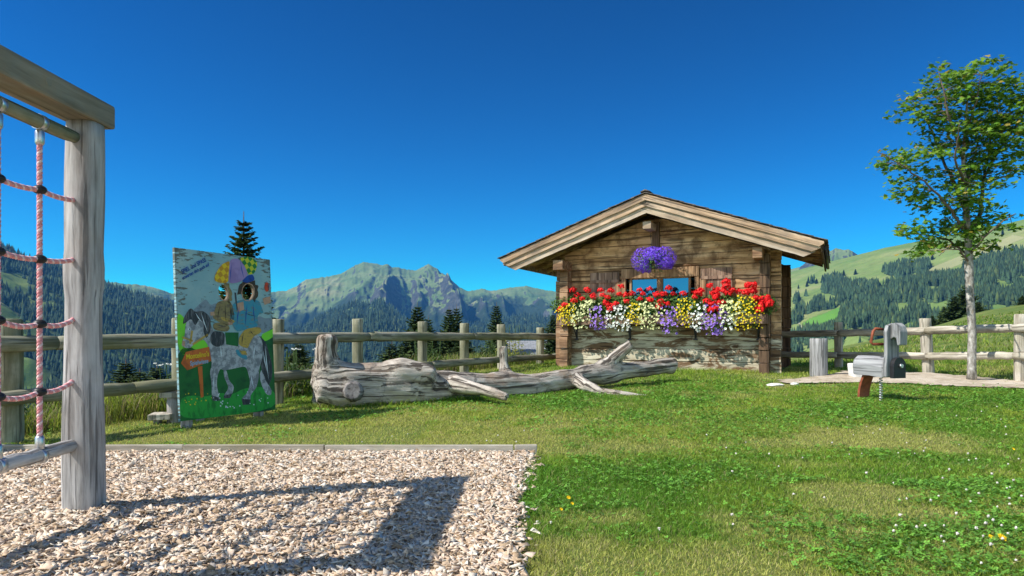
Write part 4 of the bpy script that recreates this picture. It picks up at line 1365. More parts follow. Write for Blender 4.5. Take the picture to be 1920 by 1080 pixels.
WFR = hwood('window_frame_wood', (.14, .075, .035), (.33, .20, .105), (.50, .33, .19), 2, scale=9, crack=.5)

XA, XC, XB_ = -1.204, 2.545, 6.297          # eave, ridge, eave
ZE, ZR = 3.10 - H0.z, 4.42 - H0.z
YF, YB = -.8, WD + .35
def roof_z(x):
    return ZR - (ZR - ZE) * abs(x - XC) / ((XC - XA) if x < XC else (XB_ - XC))
# front wall courses
UND = .40
course = [0, .27, .56, .86, 1.14, 1.42, 1.70, 1.98, 2.26, 2.54, 2.82, 3.1, 3.4, 3.7]
x0w, x1w = .22, WL - .20
def gable_poly(z0, z1, xa, xb):
    """part of [xa,xb]x[z0,z1] under the roof"""
    lim = lambda z: (XC - (ZR - UND - z) * (XC - XA) / (ZR - ZE), XC + (ZR - UND - z) * (XB_ - XC) / (ZR - ZE))
    a0, b0 = lim(z0); a1, b1 = lim(z1)
    if z0 >= ZR - UND - .03: return None
    if z1 > ZR - UND: 
        return [(max(xa, a0), z0), (min(xb, b0), z0), (XC, ZR - UND)]
    pl = [(max(xa, a0), z0), (min(xb, b0), z0)]
    if b0 > xb and b1 < xb: pl.append((xb, ZR - UND - (xb - XC) * (ZR - ZE) / (XB_ - XC)))
    pl += [(min(xb, b1), z1), (max(xa, a1), z1)]
    if a0 < xa and a1 > xa: pl.append((xa, ZR - UND - (XC - xa) * (ZR - ZE) / (XC - XA)))
    return pl
wn_l, wn_r = hp(1172, 540)[0], hp(1306, 540)[0]
wz0, wz1 = 1.42, hp(1230, 516)[1]
def course_mesh(zlist, name, mat, yf, yb):
    mb = MB()
    for i in range(len(course) - 1):
        z0, z1 = course[i], course[i + 1]
        if (z0, z1) not in zlist: continue
        j = random.uniform(-.012, .012)
        spans = [(x0w, x1w)]
        if z1 > wz0 + .02 and z0 < wz1 - .05: spans = [(x0w, wn_l), (wn_r, x1w)]
        for xa, xb in spans:
            pl = gable_poly(z0 + .006, z1 - .006, xa, xb)
            if pl: mb.prism(pl, yf + j, yb)
    return mb
allc_ = list(zip(course[:-1], course[1:]))
low = [c for c in allc_ if c[1] <= 1.15]; up = [c for c in allc_ if c[1] > 1.15]
# finely cut, slightly wavy log faces
def wavy(mb, name, mat, parent, amt=.012, cut=.10):
    me = bpy.data.meshes.new(name); me.from_pydata(mb.v, [], mb.f); me.update()
    bm = bmesh.new(); bm.from_mesh(me)
    bmesh.ops.bevel(bm, geom=[e for e in bm.edges], offset=.014, segments=2, affect='EDGES', profile=.6, clamp_overlap=True)
    xs = [v.co.x for v in bm.verts]
    x = min(xs) + cut
    while x < max(xs) - .01:
        geom = list(bm.verts) + list(bm.edges) + list(bm.faces)
        bmesh.ops.bisect_plane(bm, geom=geom, plane_co=(x, 0, 0), plane_no=(1, 0, 0))
        x += cut
    for v in bm.verts:
        q = mnoise.noise(Vector((v.co.x * .9, v.co.z * 4.3, 3.1)))
        q2 = mnoise.noise(Vector((v.co.x * 1.1, round(v.co.z / .28) * 5.1, 8.3)))
        v.co.y += amt * q * 1.4; v.co.z += .012 * q2
    bm.to_mesh(me); bm.free()
    me.materials.append(mat)
    o = bpy.data.objects.new(name, me); COL.objects.link(o); o.parent = parent
    return o
wavy(course_mesh(low, 'w', None, 0.0, .16), 'front_wall_base', LOGL, hut)
wavy(course_mesh(up, 'w', None, 0.0, .16), 'front_wall', LOGW, hut)
mb = MB(); mb.box((XC - .02, .30, 1.75), (WL - .7, .25, 3.3)); 
# inner core so that no light shows between logs (kept clear of the window)
mb = MB()
for pl in (gable_poly(0.0, wz0 - .02, x0w + .03, x1w - .03), [(x0w + .03, wz0 - .02), (wn_l - .01, wz0 - .02), (wn_l - .01, wz1), (x0w + .03, wz1)], [(wn_r + .01, wz0 - .02), (x1w - .03, wz0 - .02), (x1w - .03, wz1), (wn_r + .01, wz1)]):
    mb.prism(pl, .05, .15)
mb.prism(gable_poly(wz1, 2.55, x0w + .03, x1w - .03), .05, .15); mb.prism(gable_poly(2.55, 4.0, x0w + .03, x1w - .03), .05, .15)
mb.build('wall_core', DARKW, hut)
# corner stacks: ends of the side wall logs in front of, and ends of the front logs beyond, the corners
def end_stack(xa, xb, ya, yb, zoff, mat, ztop, name='corner_logs'):
    mb = MB()
    z = 0
    i = 0
    while z < ztop:
        z1 = min(z + .28 + random.uniform(-.02, .02) , ztop)
        jx = random.uniform(-.015, .015); jy = random.uniform(-.02, .02)
        mb.box(((xa + xb) / 2 + jx, (ya + jy + yb) / 2, (z + z1) / 2), (xb - xa, yb - ya - jy, z1 - z - .012), jit=.006)
        z = z1; i += 1
    return mb.build(name, mat, hut, bevel=.012)
topL = roof_z(.25) - UND - .03; topR = roof_z(WL - .2) - UND - .03
end_stack(.20, .42, -.30, .0, 0, ENDW, topL - .2)
end_stack(0.0, .19, -.02, .20, 0, ENDW, topL - .22)
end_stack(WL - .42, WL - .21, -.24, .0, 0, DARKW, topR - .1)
end_stack(WL - .20, WL + .02, -.01, .20, 0, LOGL, .9)
mb = MB()
z = .9
while z < topR:
    z1 = min(z + .28, topR); mb.box((WL - .09, .095 + random.uniform(-.01, .01), (z + z1) / 2), (.22, .21, z1 - z - .012), jit=.006); z = z1
mb.build('corner_logs', LOGW, hut, bevel=.012)
# side and rear walls
for xa, nm in ((.20, 'side_wall'), (WL - .42, 'side_wall')):
    mb = MB(); z = 0; k = 0
    tp = (topL if xa < 1 else topR) - .02
    while z < tp:
        z1 = min(z + .28, tp)
        mb.box((xa + .11 + random.uniform(-.01, .01), (.17 + WD) / 2 + .1, (z + z1) / 2), (.20, WD - .17 + .2, z1 - z - .012), jit=.004); z = z1
    mb.build(nm, LOGW, hut, bevel=.012)
mb = MB()
for z0, z1 in allc_:
    pl = gable_poly(z0 + .006, z1 - .006, .0, WL)
    if pl: mb.prism(pl, WD - .16, WD)
mb.build('rear_wall', LOGW, hut, bevel=.012)
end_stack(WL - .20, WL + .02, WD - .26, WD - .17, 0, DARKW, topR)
# roof
def slope_slab(xa, za, xb, zb, y0, y1, th, mat, name, uy=0):
    mb = MB(); mb.prism([(xa, za - th), (xb, zb - th), (xb, zb), (xa, za)], y0, y1)
    return mb
roof = empty('roof', (0, 0, 0)); roof.parent = hut
mbR = MB()
for s in (-1, 1):
    xe = XA if s < 0 else XB_
    nrow = 14
    for i in range(nrow):          # rows of shingle boards, overlapping
        f0 = i / nrow; f1 = (i + 1.25) / nrow
        xa = XC + (xe - XC) * f0; xb = XC + (xe - XC) * min(f1, 1.02)
        za = roof_z(xa); zb_ = ZR - (ZR - ZE) * min(f1, 1.02)
        y = YF - .07
        while y < YB:
            wd_ = random.uniform(.12, .24); y1 = min(y + wd_, YB)
            e = random.uniform(-.02, .02); up_ = random.uniform(0, .006)
            xbb = xb + s * abs(e)
            pts = [(xa, za + .012), (xbb, zb_ + .022 + up_), (xbb, zb_ + .038 + up_), (xa, za + .028)]
            mbR.prism(pts, y + .004, y1 - .004)
            y = y1
o = mbR.build('shingles', SHING, roof)
mb = MB()
mb.prism([(XA, ZE - .045), (XC, ZR - .045), (XC, ZR + .008), (XA, ZE + .008)], YF + .04, YB - .02)
mb.prism([(XC + .002, ZR - .045), (XB_, ZE - .045), (XB_, ZE + .008), (XC + .002, ZR + .008)], YF + .04, YB - .02)
mb.build('roof_deck', LOGW, roof)
mb = MB()
mb.prism([(XC - .11, ZR + .02), (XC, ZR + .062), (XC + .11, ZR + .02), (XC + .11, ZR + .046), (XC, ZR + .09), (XC - .11, ZR + .046)], YF - .08, YB); mb.build('ridge_board', SHING, roof)
# barge boards, three stepped layers
def barge(y0, y1, d0, d1, mat, xin=0.0, cut=.09):
    for s in (-1, 1):
        xe = (XA + xin) if s < 0 else (XB_ - xin)
        ze = roof_z(xe)
        L = math.hypot(xe - XC, ZR - ze)
        # local board: x along the slope so that the grain runs with it
        ang = math.atan2(ze - ZR, xe - XC) if s > 0 else math.atan2(ZR - ze, XC - xe)
        mb = MB()
        t = math.tan(abs(ang))
        c_ = math.cos(ang)
        D0, D1 = d0 * c_, d1 * c_
        n_ = 22
        if s > 0:
            topx = [(D0 * t if False else -D0 * math.tan(abs(ang)) * -1 * 0)]
        def edge(z):      # mitre at the ridge: x offset in board space at depth z below the top line
            return -z * math.tan(abs(ang))
        if s > 0:
            pl = [(edge(D0), -D0)] + [(L * k / n_, -D0 + random.uniform(-.004, .004)) for k in range(1, n_)] + [(L, -D0), (L + .02, -D0 - .3 * (D1 - D0)), (L - cut, -D1)] + [(L * k / n_, -D1 + random.uniform(-.005, .005)) for k in range(n_ - 1, 1, -1)] + [(edge(D1), -D1)]
            mb.prism(pl, y0, y1)
            o = mb.build('barge_board', mat, roof, loc=(XC, 0, ZR), rot=(0, -ang, 0))
        else:
            pl = [(-edge(D0), -D0), (-edge(D1), -D1)] + [(-L * k / n_, -D1 + random.uniform(-.005, .005)) for k in range(2, n_)] + [(-L + cut, -D1), (-L - .02, -D0 - .3 * (D1 - D0)), (-L, -D0)] + [(-L * k / n_, -D0 + random.uniform(-.004, .004)) for k in range(n_ - 1, 0, -1)]
            mb.prism(pl, y0, y1)
            o = mb.build('barge_board', mat, roof, loc=(XC - .003, 0, ZR), rot=(0, -ang, 0))
barge(YF - .035, YF + .005, .01, .15, BARGE, 0, .05)
barge(YF + .0, YF + .038, .12, .285, BARGE, .03, .12)
barge(YF + .04, YF + .08, .20, .44, BARGE2, .10, .16)
# rafters under the deck near eaves
for s in (-1, 1):
    for k in range(6):
        y = YF + .35 + k * .82
        xe = (XA + .10) if s < 0 else (XB_ - .10)
        xi = XC + s * .3
        mb = MB(); mb.prism([(xi, roof_z(xi) - .19), (xe, roof_z(xe) - .16), (xe, roof_z(xe) - .05), (xi, roof_z(xi) - .05)], y, y + .10)
        mb.build('rafter', LOGW, roof)
    mb = MB(); mb.prism([(XA + .03, ZE - .17), (XA + .06, ZE - .17), (XA + .06, ZE + .0), (XA + .03, ZE - .01)] if s < 0 else [(XB_ - .06, ZE - .22), (XB_ - .02, ZE - .22), (XB_ - .02, ZE - .01), (XB_ - .06, ZE)], YF + .1, YB - .05)
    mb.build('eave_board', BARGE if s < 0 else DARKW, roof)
gt = MB(); gt.tube([(XB_ + .02, YF + .35, ZE - .10), (XB_ + .02, YB - .1, ZE - .13)], .038, 12); gt.build('gutter', DARKSTEEL, roof, True)
# purlins
for px, py, ww, hh in ((1046, 497, .26, .24), (1213, 422, .20, .17), (1420, 473, .20, .24)):
    x, z = hp(px, py, -.62)
    mb = MB(); mb.box((x, .4, z), (ww, 2.06, hh)); mb.build('purlin', ENDW if px != 1213 else BARGE2, hut, bevel=.012)
x, z = hp(1230, 437, -.05)
mb = MB(); mb.box((x, -.06, z - .05), (.17, .11, .62)); mb.build('king_post', DARKW, hut, bevel=.01)
# window
win = empty('window', (0, 0, 0)); win.parent = hut
wxc = (wn_l + wn_r) / 2
zt = hp(1230, 503)[1]; zp1 = hp(1230, 521)[1]; zp0 = 1.36
mb = MB()
mb.box((wxc, -.03, (zt + zp1) / 2), (wn_r - wn_l + .14, .12, zt - zp1))
mb.box((wn_l - .02, -.028, (zt - .004 + 1.26) / 2), (.10, .10, zt - 1.27)); mb.box((wn_r + .02, -.028, (zt - .004 + 1.26) / 2), (.10, .10, zt - 1.27))
mb.box((wxc, -.05, 1.30), (wn_r - wn_l + .2, .16, .07))
mb.build('frame', WFR, win, bevel=.008)
p1l, p1r = hp(1185, 540)[0], hp(1232, 540)[0]; p2l, p2r = hp(1243, 540)[0], hp(1291, 540)[0]
GL, n, p, o_ = new_mat('window_glass')
p.inputs['Base Color'].default_value = (.012, .12, .24, 1); p.inputs['Metallic'].default_value = .9; p.inputs['Roughness'].default_value = .03
src, v = coords(n, (1, 1, 1)); bump(n, p, noise_node(n, v, 2.2, 2, .5), .10, .02)
for a, b in ((p1l, p1r), (p2l, p2r)):
    mb = MB()
    wf = .055
    mb.box(((a + b) / 2, .0, zp1 - .0), (b - a + 2 * wf, .07, .05)); mb.box((a - wf / 2, .0, (zp1 + zp0) / 2 - .03), (wf, .07, zp1 - zp0)); mb.box((b + wf / 2, .0, (zp1 + zp0) / 2 - .03), (wf, .07, zp1 - zp0)); mb.box(((a + b) / 2, .0, zp0 - .02), (b - a + 2 * wf, .07, .05))
    sash = mb.build('sash', WFR, win, bevel=.006)
    mb = MB(); mb.box(((a + b) / 2, .02, (zp1 + zp0) / 2), (b - a + .02, .012, zp1 - zp0 + .02)); mb.build('pane', GL, win)
mb = MB(); mb.box(((p1r + p2l) / 2, -.015, (zp1 + zp0) / 2), (.07, .12, zp1 - zp0 - .01)); mb.build('mullion', WFR, win, bevel=.006)
# casing outside the window
for a_ in (wn_l - .15, wn_r + .17):
    mb = MB(); mb.box((a_, -.045, 1.72), (.15, .09, 1.0), jit=.006); mb.build('casing', WFR, win, bevel=.01)
for pa, pb, pt in ((1108, 1163, 513), (1314, 1374, 504)):
    xa, z1 = hp(pa, pt); xb, _ = hp(pb, pt)
    sh = empty('shutter', (0, 0, 0)); sh.parent = hut
    nb_ = 4
    for k in range(nb_):
        a = xa + (xb - xa) * k / nb_; b = xa + (xb - xa) * (k + 1) / nb_
        mb = MB(); mb.box(((a + b) / 2, -.055, (z1 + 1.2) / 2 + random.uniform(-.006, .006)), (b - a - .008, .03, z1 - 1.2), jit=.002); mb.build('plank', SHUT, sh, bevel=.004)
    for zz in (z1 - .22, 1.35):
        mb = MB(); mb.box(((xa + xb) / 2, -.085, zz), (xb - xa - .03, .028, .075)); mb.build('batten', SHUT, sh, bevel=.004)

# ------------------------------------------------------------------ flower box
OFF = -.24
xl, _ = hp(1052, 600, OFF); xr, _ = hp(1440, 600, OFF)
zbx = hp(1240, 598, OFF)[1]
fbx = empty('flower_box', H0 + HU * ((xl + xr) / 2) - HN * .24 + Vector((0, 0, zbx - .12)), -B_, 'long wooden flower box on iron brackets across the cabin front', 'flower box')
Lb = xr - xl
mb = MB()
mb.box((0, -.12, .10), (Lb, .025, .22)); mb.box((0, .12, .10), (Lb, .025, .22)); mb.box((0, 0, 0), (Lb - .01, .22, .03)); mb.box((-Lb / 2 + .012, 0, .10), (.024, .215, .2)); mb.box((Lb / 2 - .012, 0, .10), (.024, .215, .2))
mb.build('trough', SHUT, fbx)
mb = MB(); mb.box((0, 0, .16), (Lb - .06, .21, .04)); mb.build('soil', plain('soil', (.05, .035, .025), 1, .4, 20), fbx)
for px in (1076, 1177, 1301, 1420):
    x, _ = hp(px, 630, OFF); x -= (xl + xr) / 2
    mb = MB()
    mb.box((x, .218, -.12), (.045, .02, .50)); mb.box((x, .05, -.03), (.04, .32, .02))
    mb.tube([(x, .21, -.33), (x, .12, -.22), (x, -.06, -.045)], .016, 6); mb.box((x, .20, -.37), (.09, .05, .03))
    mb.build('bracket', DARKSTEEL, fbx)

LEAFG = leafy('plant_leaf', (.085, .17, .03), trans=.25, var=.45, scale=9)
def petalmat(name, c, c2=None, tr=.22):
    m = leafy(name, c, trans=tr, var=.16, scale=14, rough=.6, tcol=c)
    return m
RED = petalmat('red_petal', (.78, .012, .014), tr=.12); YEL = petalmat('yellow_petal', (.80, .62, .01)); CREAM = petalmat('cream_petal', (.74, .76, .40)); WHITE = petalmat('white_petal', (.80, .82, .78)); PURP = petalmat('mauve_petal', (.34, .20, .66)); VIOL = petalmat('violet_petal', (.24, .10, .80)); VIOD = petalmat('deep_violet_petal', (.13, .05, .60))
THROAT = plain('flower_throat', (.45, .42, .08), .7); PTHROAT = plain('flower_throat_dark', (.08, .03, .16), .7); WTHROAT = plain('flower_throat_green', (.30, .36, .12), .7)

def blossom_mesh(name, mat, th, r=.024):
    vs = [(0, -.0, 0)]; fs = []; mi = []
    n_ = 10
    for k in range(n_):
        a = 2 * PI * k / n_
        rr = r * .30; vs.append((math.cos(a) * rr, -.008, math.sin(a) * rr))
    for k in range(n_):
        a = 2 * PI * k / n_
        rr = r * (1.0 if k % 2 == 0 else .86); vs.append((math.cos(a) * rr, -.013 - .003 * (k % 2), math.sin(a) * rr))
    for k in range(n_):
        k2 = (k + 1) % n_
        fs.append((0, 1 + k, 1 + k2)); mi.append(1)
        fs.append((1 + k, 11 + k, 11 + k2, 1 + k2)); mi.append(0)
    me = bpy.data.meshes.new(name); me.from_pydata(vs, [], fs); me.materials.append(mat); me.materials.append(th)
    me.polygons.foreach_set('material_index', mi); me.update()
    return me
BM = {'yellow': blossom_mesh('blossom', YEL, THROAT, .021), 'cream': blossom_mesh('blossom', CREAM, WTHROAT, .026), 'white': blossom_mesh('blossom', WHITE, WTHROAT, .027), 'mauve': blossom_mesh('blossom', PURP, PTHROAT, .030)}

def foliage(name, parent, mat, n_, c, sc, ls=(.012, .03), droop=0.0):
    vs = []; fs = []
    for _ in range(n_):
        while True:
            q = Vector([random.uniform(-1, 1) for _ in range(3)])
            if .12 < q.length < 1: break
        p_ = Vector((c[0] + q.x * sc[0], c[1] + q.y * sc[1], c[2] + q.z * sc[2]))
        nn = (q + Vector([random.uniform(-.9, .9) for _ in range(3)]) + Vector((0, -.3, .5))).normalized()
        a = nn.cross(Vector([random.uniform(-1, 1) for _ in range(3)])).normalized(); b = nn.cross(a)
        l = random.uniform(*ls); w_ = l * .55
        i = len(vs)
        vs += [tuple(p_ - a * l), tuple(p_ + b * w_), tuple(p_ + a * l), tuple(p_ - b * w_)]
        fs.append((i, i + 1, i + 2, i + 3))
    me = bpy.data.meshes.new(name); me.from_pydata(vs, [], fs); me.materials.append(mat); me.update()
    o = bpy.data.objects.new(name, me); COL.objects.link(o); o.parent = parent
    return o

def wpt(px, py, off):
    x, z = hp(px, py, off)
    return H0 + HU * x + HN * off + Vector((0, 0, z))
def petunia(px, py, colr, wpx, hpx, nb, label):
    c = wpt(px, py, -.38)
    t = c.y / F
    sx_, sz_ = wpx * t * 1.22, hpx * t * 1.05; nb = min(98, int(nb * 1.3))
    root = empty('petunia_plant', c, -B_, label, 'petunia', 'petunia clumps in the flower box')
    foliage('foliage', root, LEAFG, int(150 + nb * 4), (0, .04, .01), (sx_ * 1.0, .13, sz_ * 1.0))
    k = 0; tries = 0; put = []
    while k < nb and tries < nb * 30:
        tries += 1
        q = Vector((random.gauss(0, .62), 0, random.uniform(-1.05, 1.0)))
        if q.length > 1.25 or abs(q.x) > 1.2: continue
        if any((q - e).length < .115 for e in put): continue
        put.append(q)
        rr = min(1, q.length)
        yy = -.16 * math.sqrt(max(0, 1 - rr * rr)) - random.uniform(-.02, .05)
        b = bpy.data.objects.new('blossom', BM[colr]); COL.objects.link(b); b.parent = root
        b.location = (q.x * sx_, yy, q.z * sz_)
        b.rotation_euler = (random.gauss(-.45, .4), random.uniform(0, 6), random.gauss(0, .5) + q.x * .5)
        # keep facing outwards
        b.rotation_euler = (random.gauss(-.35, .35), random.uniform(-.6, .6), random.gauss(-.15, .4) + q.x * .45)
        s_ = random.uniform(.85, 1.45); b.scale = (s_, s_, s_)
        k += 1
PET = [
    (1064, 590, 'yellow', 17, 19, 62, 'yellow petunias at the left end of the flower box'),
    (1088, 592, 'cream', 17, 22, 44, 'cream petunias second from the left in the flower box'),
    (1106, 575, 'cream', 13, 12, 26, 'upper cream petunias above the left mauve clump'),
    (1120, 596, 'mauve', 14, 20, 28, 'mauve petunias nearest the left end of the flower box'),
    (1161, 596, 'white', 21, 22, 62, 'white petunias left of the cabin window'),
    (1190, 588, 'yellow', 12, 20, 40, 'yellow petunias below the left window pane'),
    (1220, 592, 'cream', 20, 23, 58, 'cream petunias below the middle of the window'),
    (1207, 577, 'cream', 12, 9, 12, 'few cream petunias under the red geraniums at the left pane'),
    (1257, 599, 'mauve', 15, 24, 36, 'mauve petunias hanging below the right window pane'),
    (1285, 585, 'yellow', 14, 26, 48, 'yellow petunias right of the middle mauve clump'),
    (1309, 594, 'white', 14, 26, 40, 'white petunias between yellow and mauve right of the window'),
    (1340, 599, 'mauve', 17, 26, 46, 'largest mauve petunia clump hanging at the right'),
    (1365, 580, 'cream', 15, 16, 30, 'cream petunias right of the largest mauve clump'),
    (1366, 605, 'white', 11, 13, 14, 'small white petunias at the lower right of the box'),
    (1382, 585, 'cream', 11, 20, 20, 'cream petunias beside the right yellow clump'),
    (1402, 586, 'yellow', 24, 30, 98, 'large yellow petunia clump at the right end of the box'),
]
for a in PET: petunia(*a)

def head_mesh(nq=60, r=.055, seed=0):
    rnd = random.Random(seed); vs = []; fs = []
    for _ in range(nq):
        d = Vector((rnd.gauss(0, 1), rnd.gauss(0, 1), rnd.gauss(0, 1))).normalized()
        if d.z < -.65: continue
        p_ = Vector((d.x * r, d.y * r, d.z * r * .8)) * rnd.uniform(.7, 1.2) * (1 + .25 * math.sin(d.x * 3 + seed * 2) * math.cos(d.z * 4 + seed))
        nn = (d + Vector((rnd.uniform(-.4, .4), rnd.uniform(-.4, .4), rnd.uniform(-.4, .4)))).normalized()
        a = nn.cross(Vector((rnd.uniform(-1, 1), rnd.uniform(-1, 1), rnd.uniform(-1, 1)))).normalized(); b = nn.cross(a)
        s_ = r * rnd.uniform(.24, .34); i = len(vs)
        for k in range(5):
            an = 2 * PI * k / 5
            vs.append(tuple(p_ + a * math.cos(an) * s_ + b * math.sin(an) * s_ + nn * .004 * (k % 2)))
        fs.append(tuple(range(i, i + 5)))
    me = bpy.data.meshes.new('flower_head'); me.from_pydata(vs, [], fs); me.materials.append(RED); me.update()
    return me
HEADS = [head_mesh(70, .055, s) for s in range(3)]
heads = [(225, 182), (235, 265), (260, 225), (300, 250), (340, 185), (380, 225), (385, 240), (445, 185), (465, 230), (500, 240), (525, 190), (590, 215), (605, 155), (635, 225), (645, 270), (690, 210), (750, 185), (750, 255), (775, 215), (825, 175), (830, 260), (880, 215), (885, 225), (915, 270), (940, 215), (965, 290), (975, 170), (1010, 215), (1090, 210), (1190, 205), (1225, 190), (1215, 210), (1300, 150), (1330, 205), (1345, 220), (1350, 180), (1345, 240), (1425, 120), (1430, 155), (1410, 190), (1450, 205), (1480, 185), (1530, 195), (1580, 200), (1610, 195), (1600, 145), (1640, 145), (1635, 190),
    (500, 300), (540, 310), (520, 330), (565, 290), (480, 280), (1275, 270), (1310, 290), (1300, 340), (1335, 330), (1370, 280), (1400, 285), (1680, 260), (1740, 250), (1700, 300), (1762, 290), (1655, 245), (1720, 275), (1690, 335), (150, 320), (125, 335), (165, 300), (900, 315), (1180, 240)]
# gather heads into plants by position along the box
gcent = [130, 235, 350, 480, 530, 620, 750, 850, 960, 1090, 1215, 1330, 1440, 1590, 1700]
glab = ['red geranium hanging off the left end of the flower box', 'red geranium at the left below the shutter edge', 'red geranium in front of the left shutter', 'red geranium with heads low over white petunias at left', 'second red geranium in front of the left shutter', 'red geranium between left shutter and window', 'red geranium in front of the left window pane', 'red geranium at the window mullion, left side', 'red geranium in front of the right window pane, left edge', 'shaded red geranium below the right window pane', 'round red geranium right of the window', 'tall red geranium in front of the right shutter', 'tallest red geranium, with its top head above all others', 'broad red geranium right of the right shutter', 'bright red geranium at the right end of the flower box']
gr = {i: [] for i in range(len(gcent))}
for (x, y) in heads:
    i = min(range(len(gcent)), key=lambda j: abs(gcent[j] - x)); gr[i].append((x, y))
STEM = plain('stem_green', (.07, .12, .03), .8)
for i, hs in gr.items():
    if not hs: continue
    cx = sum(h[0] for h in hs) / len(hs)
    c = wpt(1020 + cx / 4.174, 575, -.28)
    root = empty('geranium_plant', c, -B_, glab[i], 'geranium', 'red geraniums in the flower box')
    foliage('foliage', root, LEAFG, 620, (0, .04, .04), (.36, .14, .27), (.02, .045))
    sm_ = MB()
    for (x, y) in hs:
        off = -.42 if y > 230 else -.27
        q = wpt(1020 + x / 4.174, 500 + y / 4.176, off + random.uniform(-.05, .05))
        lq = Matrix.Rotation(B_, 3, 'Z') @ (q - c)
        b = bpy.data.objects.new('flower_head', random.choice(HEADS)); COL.objects.link(b); b.parent = root
        b.location = lq; b.rotation_euler = (0, 0, random.uniform(0, 6))
        s_ = random.uniform(1.15, 1.6) * (1.15 if x > 1180 else .95); b.scale = (s_, s_, s_)
        sm_.tube([(lq.x * .6, .03, -.05), tuple(lq * .95)], .004, 4)
    sm_.build('stems', STEM, root)

# hanging basket
c = wpt(1225, 487, -.48)
hb = empty('hanging_basket', c, -B_, 'hanging basket overflowing with violet blossoms under the gable', 'hanging basket')
mb = MB(); mb.tube([(0, 0, -.10), (0, 0, .0), (0, 0, .04)], [.08, .14, .15], 14); mb.build('basket', DARKSTEEL, hb, True)
mb = MB(); mb.tube([(0, 0, .0), (-.04, 0, .30), (-.07, 0, .62)], .006, 5); mb.build('chain', DARKSTEEL, hb)
foliage('foliage', hb, LEAFG, 900, (0, 0, -.02), (.46, .30, .29), (.012, .026))
vs = []; fs = []; mi = []
lob = [(-.24, 0, -.0, .27, .30), (.24, 0, .02, .29, .27), (0, 0, .10, .26, .20), (-.16, .0, -.16, .16, .16), (.30, 0, -.10, .17, .16), (0, -.05, .04, .2, .18)]
k = 0
while k < 5200:
    l = random.choice(lob)
    d = Vector((random.gauss(0, 1), random.gauss(0, 1), random.gauss(0, 1))).normalized()
    if d.z < -.85: continue
    p_ = Vector((l[0] + d.x * l[3], l[1] + d.y * l[3] * .85, l[2] + d.z * l[4])) * random.uniform(.93, 1.05)
    if abs(p_.x + .0) < .07 and p_.z < -.03: continue
    nn = (d + Vector([random.uniform(-.5, .5) for _ in range(3)])).normalized()
    a = nn.cross(Vector((.3, .2, 1))).normalized(); b = nn.cross(a); s_ = random.uniform(.010, .016); i = len(vs)
    for q in range(5):
        an = 2 * PI * q / 5 + k
        vs.append(tuple(p_ + a * math.cos(an) * s_ + b * math.sin(an) * s_))
    fs.append(tuple(range(i, i + 5))); mi.append(0 if random.random() < .7 else 1)
    k += 1
me = bpy.data.meshes.new('blossoms'); me.from_pydata(vs, [], fs); me.materials.append(VIOL); me.materials.append(VIOD); me.polygons.foreach_set('material_index', mi); me.update()
o = bpy.data.objects.new('blossoms', me); COL.objects.link(o); o.parent = hb; o['kind'] = 'stuff'

# ------------------------------------------------------------------ stump, stones
RWV_ = wood('stump_wood', (.13, .13, .125), (.29, .285, .28), (.43, .425, .42), 2, 15, crack=.55)
X, Y, Z = W(1535, 705, 14.4)
st_ = round_post('cut_stump_post', RWV_, None, (X, Y, .2), .86, .175, n=22, segs=8, jit=.012)
tag(st_, 'thick grey upright log post standing right of the cabin', 'post')
def stone(px, py, Y, r, sc, mat, label):
    mb = MB(); mb.ball((0, 0, 0), r, 9, 7, sc=sc, jit=.14)
    P_ = W(px, py, Y)
    o = mb.build('stone', mat, None, False, loc=(P_.x, P_.y, float(gz(P_.x, P_.y)) + r * sc[2] * .5))
    return tag(o, label, 'stone')
STN = plain('pale_stone', (.62, .60, .56), .9, .2, 9, bs=.6)
stone(1454, 723, 12.7, .11, (1.6, .8, .35), STN, 'flat white stone lying in the grass right of the cabin')
stone(1490, 722, 12.9, .07, (1.2, .8, .5), STN, 'small white stone beside the flat white one')
mb = MB(); mb.box((0, 0, .16), (.34, .26, .36), jit=.025); P_ = W(1612, 705, 13.9)
o = mb.build('stone_block', STN, None, loc=(P_.x, P_.y, float(gz(P_.x, P_.y)) - .02), bevel=.03); tag(o, 'squarish pale stone block on the sand behind the wooden rocker', 'stone')
board_along('edging_board', (9.75, 12.95, .36), (12.2, 12.0, .37), .06, .10, PALEFENCE, 'pale board lying along the fence foot at the right edge', 'edging board')

# ------------------------------------------------------------------ wooden rocker
RB = Vector(W(1652, 745, 10.7)); RB.z = float(gz(RB.x, RB.y))
rk = empty('rocker', RB, math.radians(-67), 'grey wooden bird-shaped spring rocker with red handle on the lawn', 'rocker')
RW = wood('rocker_wood', (.12, .12, .12), (.26, .26, .265), (.40, .40, .40), 0, 10, crack=.5)
RWV = wood('rocker_wood_upright', (.13, .13, .13), (.27, .27, .27), (.40, .40, .39), 2, 10, crack=.5)
REDW = plain('red_brown_paint', (.24, .065, .03), .6, .35, 14)
# body: rounded top profile in y-z swept along x
prof = [(-.15, 0), (.15, 0), (.165, .16), (.13, .26), (.06, .305), (-.06, .305), (-.13, .26), (-.165, .16)]
mb = MB()
vs = []
xs_ = [-.40, -.37, -.1, .13, .155]
for i, x in enumerate(xs_):
    s_ = .88 if i in (0, len(xs_) - 1) else 1
    for y, z in prof: vs.append((x, y * s_, .40 + .155 + (z - .155) * s_ + (-.025 if x > 0 else 0)))
fs = []
k_ = len(prof)
for i in range(len(xs_) - 1):
    for j in range(k_): fs.append((i * k_ + j, (i + 1) * k_ + j, (i + 1) * k_ + (j + 1) % k_, i * k_ + (j + 1) % k_))
fs.append(tuple(range(k_))); fs.append(tuple(reversed(range((len(xs_) - 1) * k_, len(xs_) * k_))))
mb.add(vs, fs); mb.build('body', RW, rk)
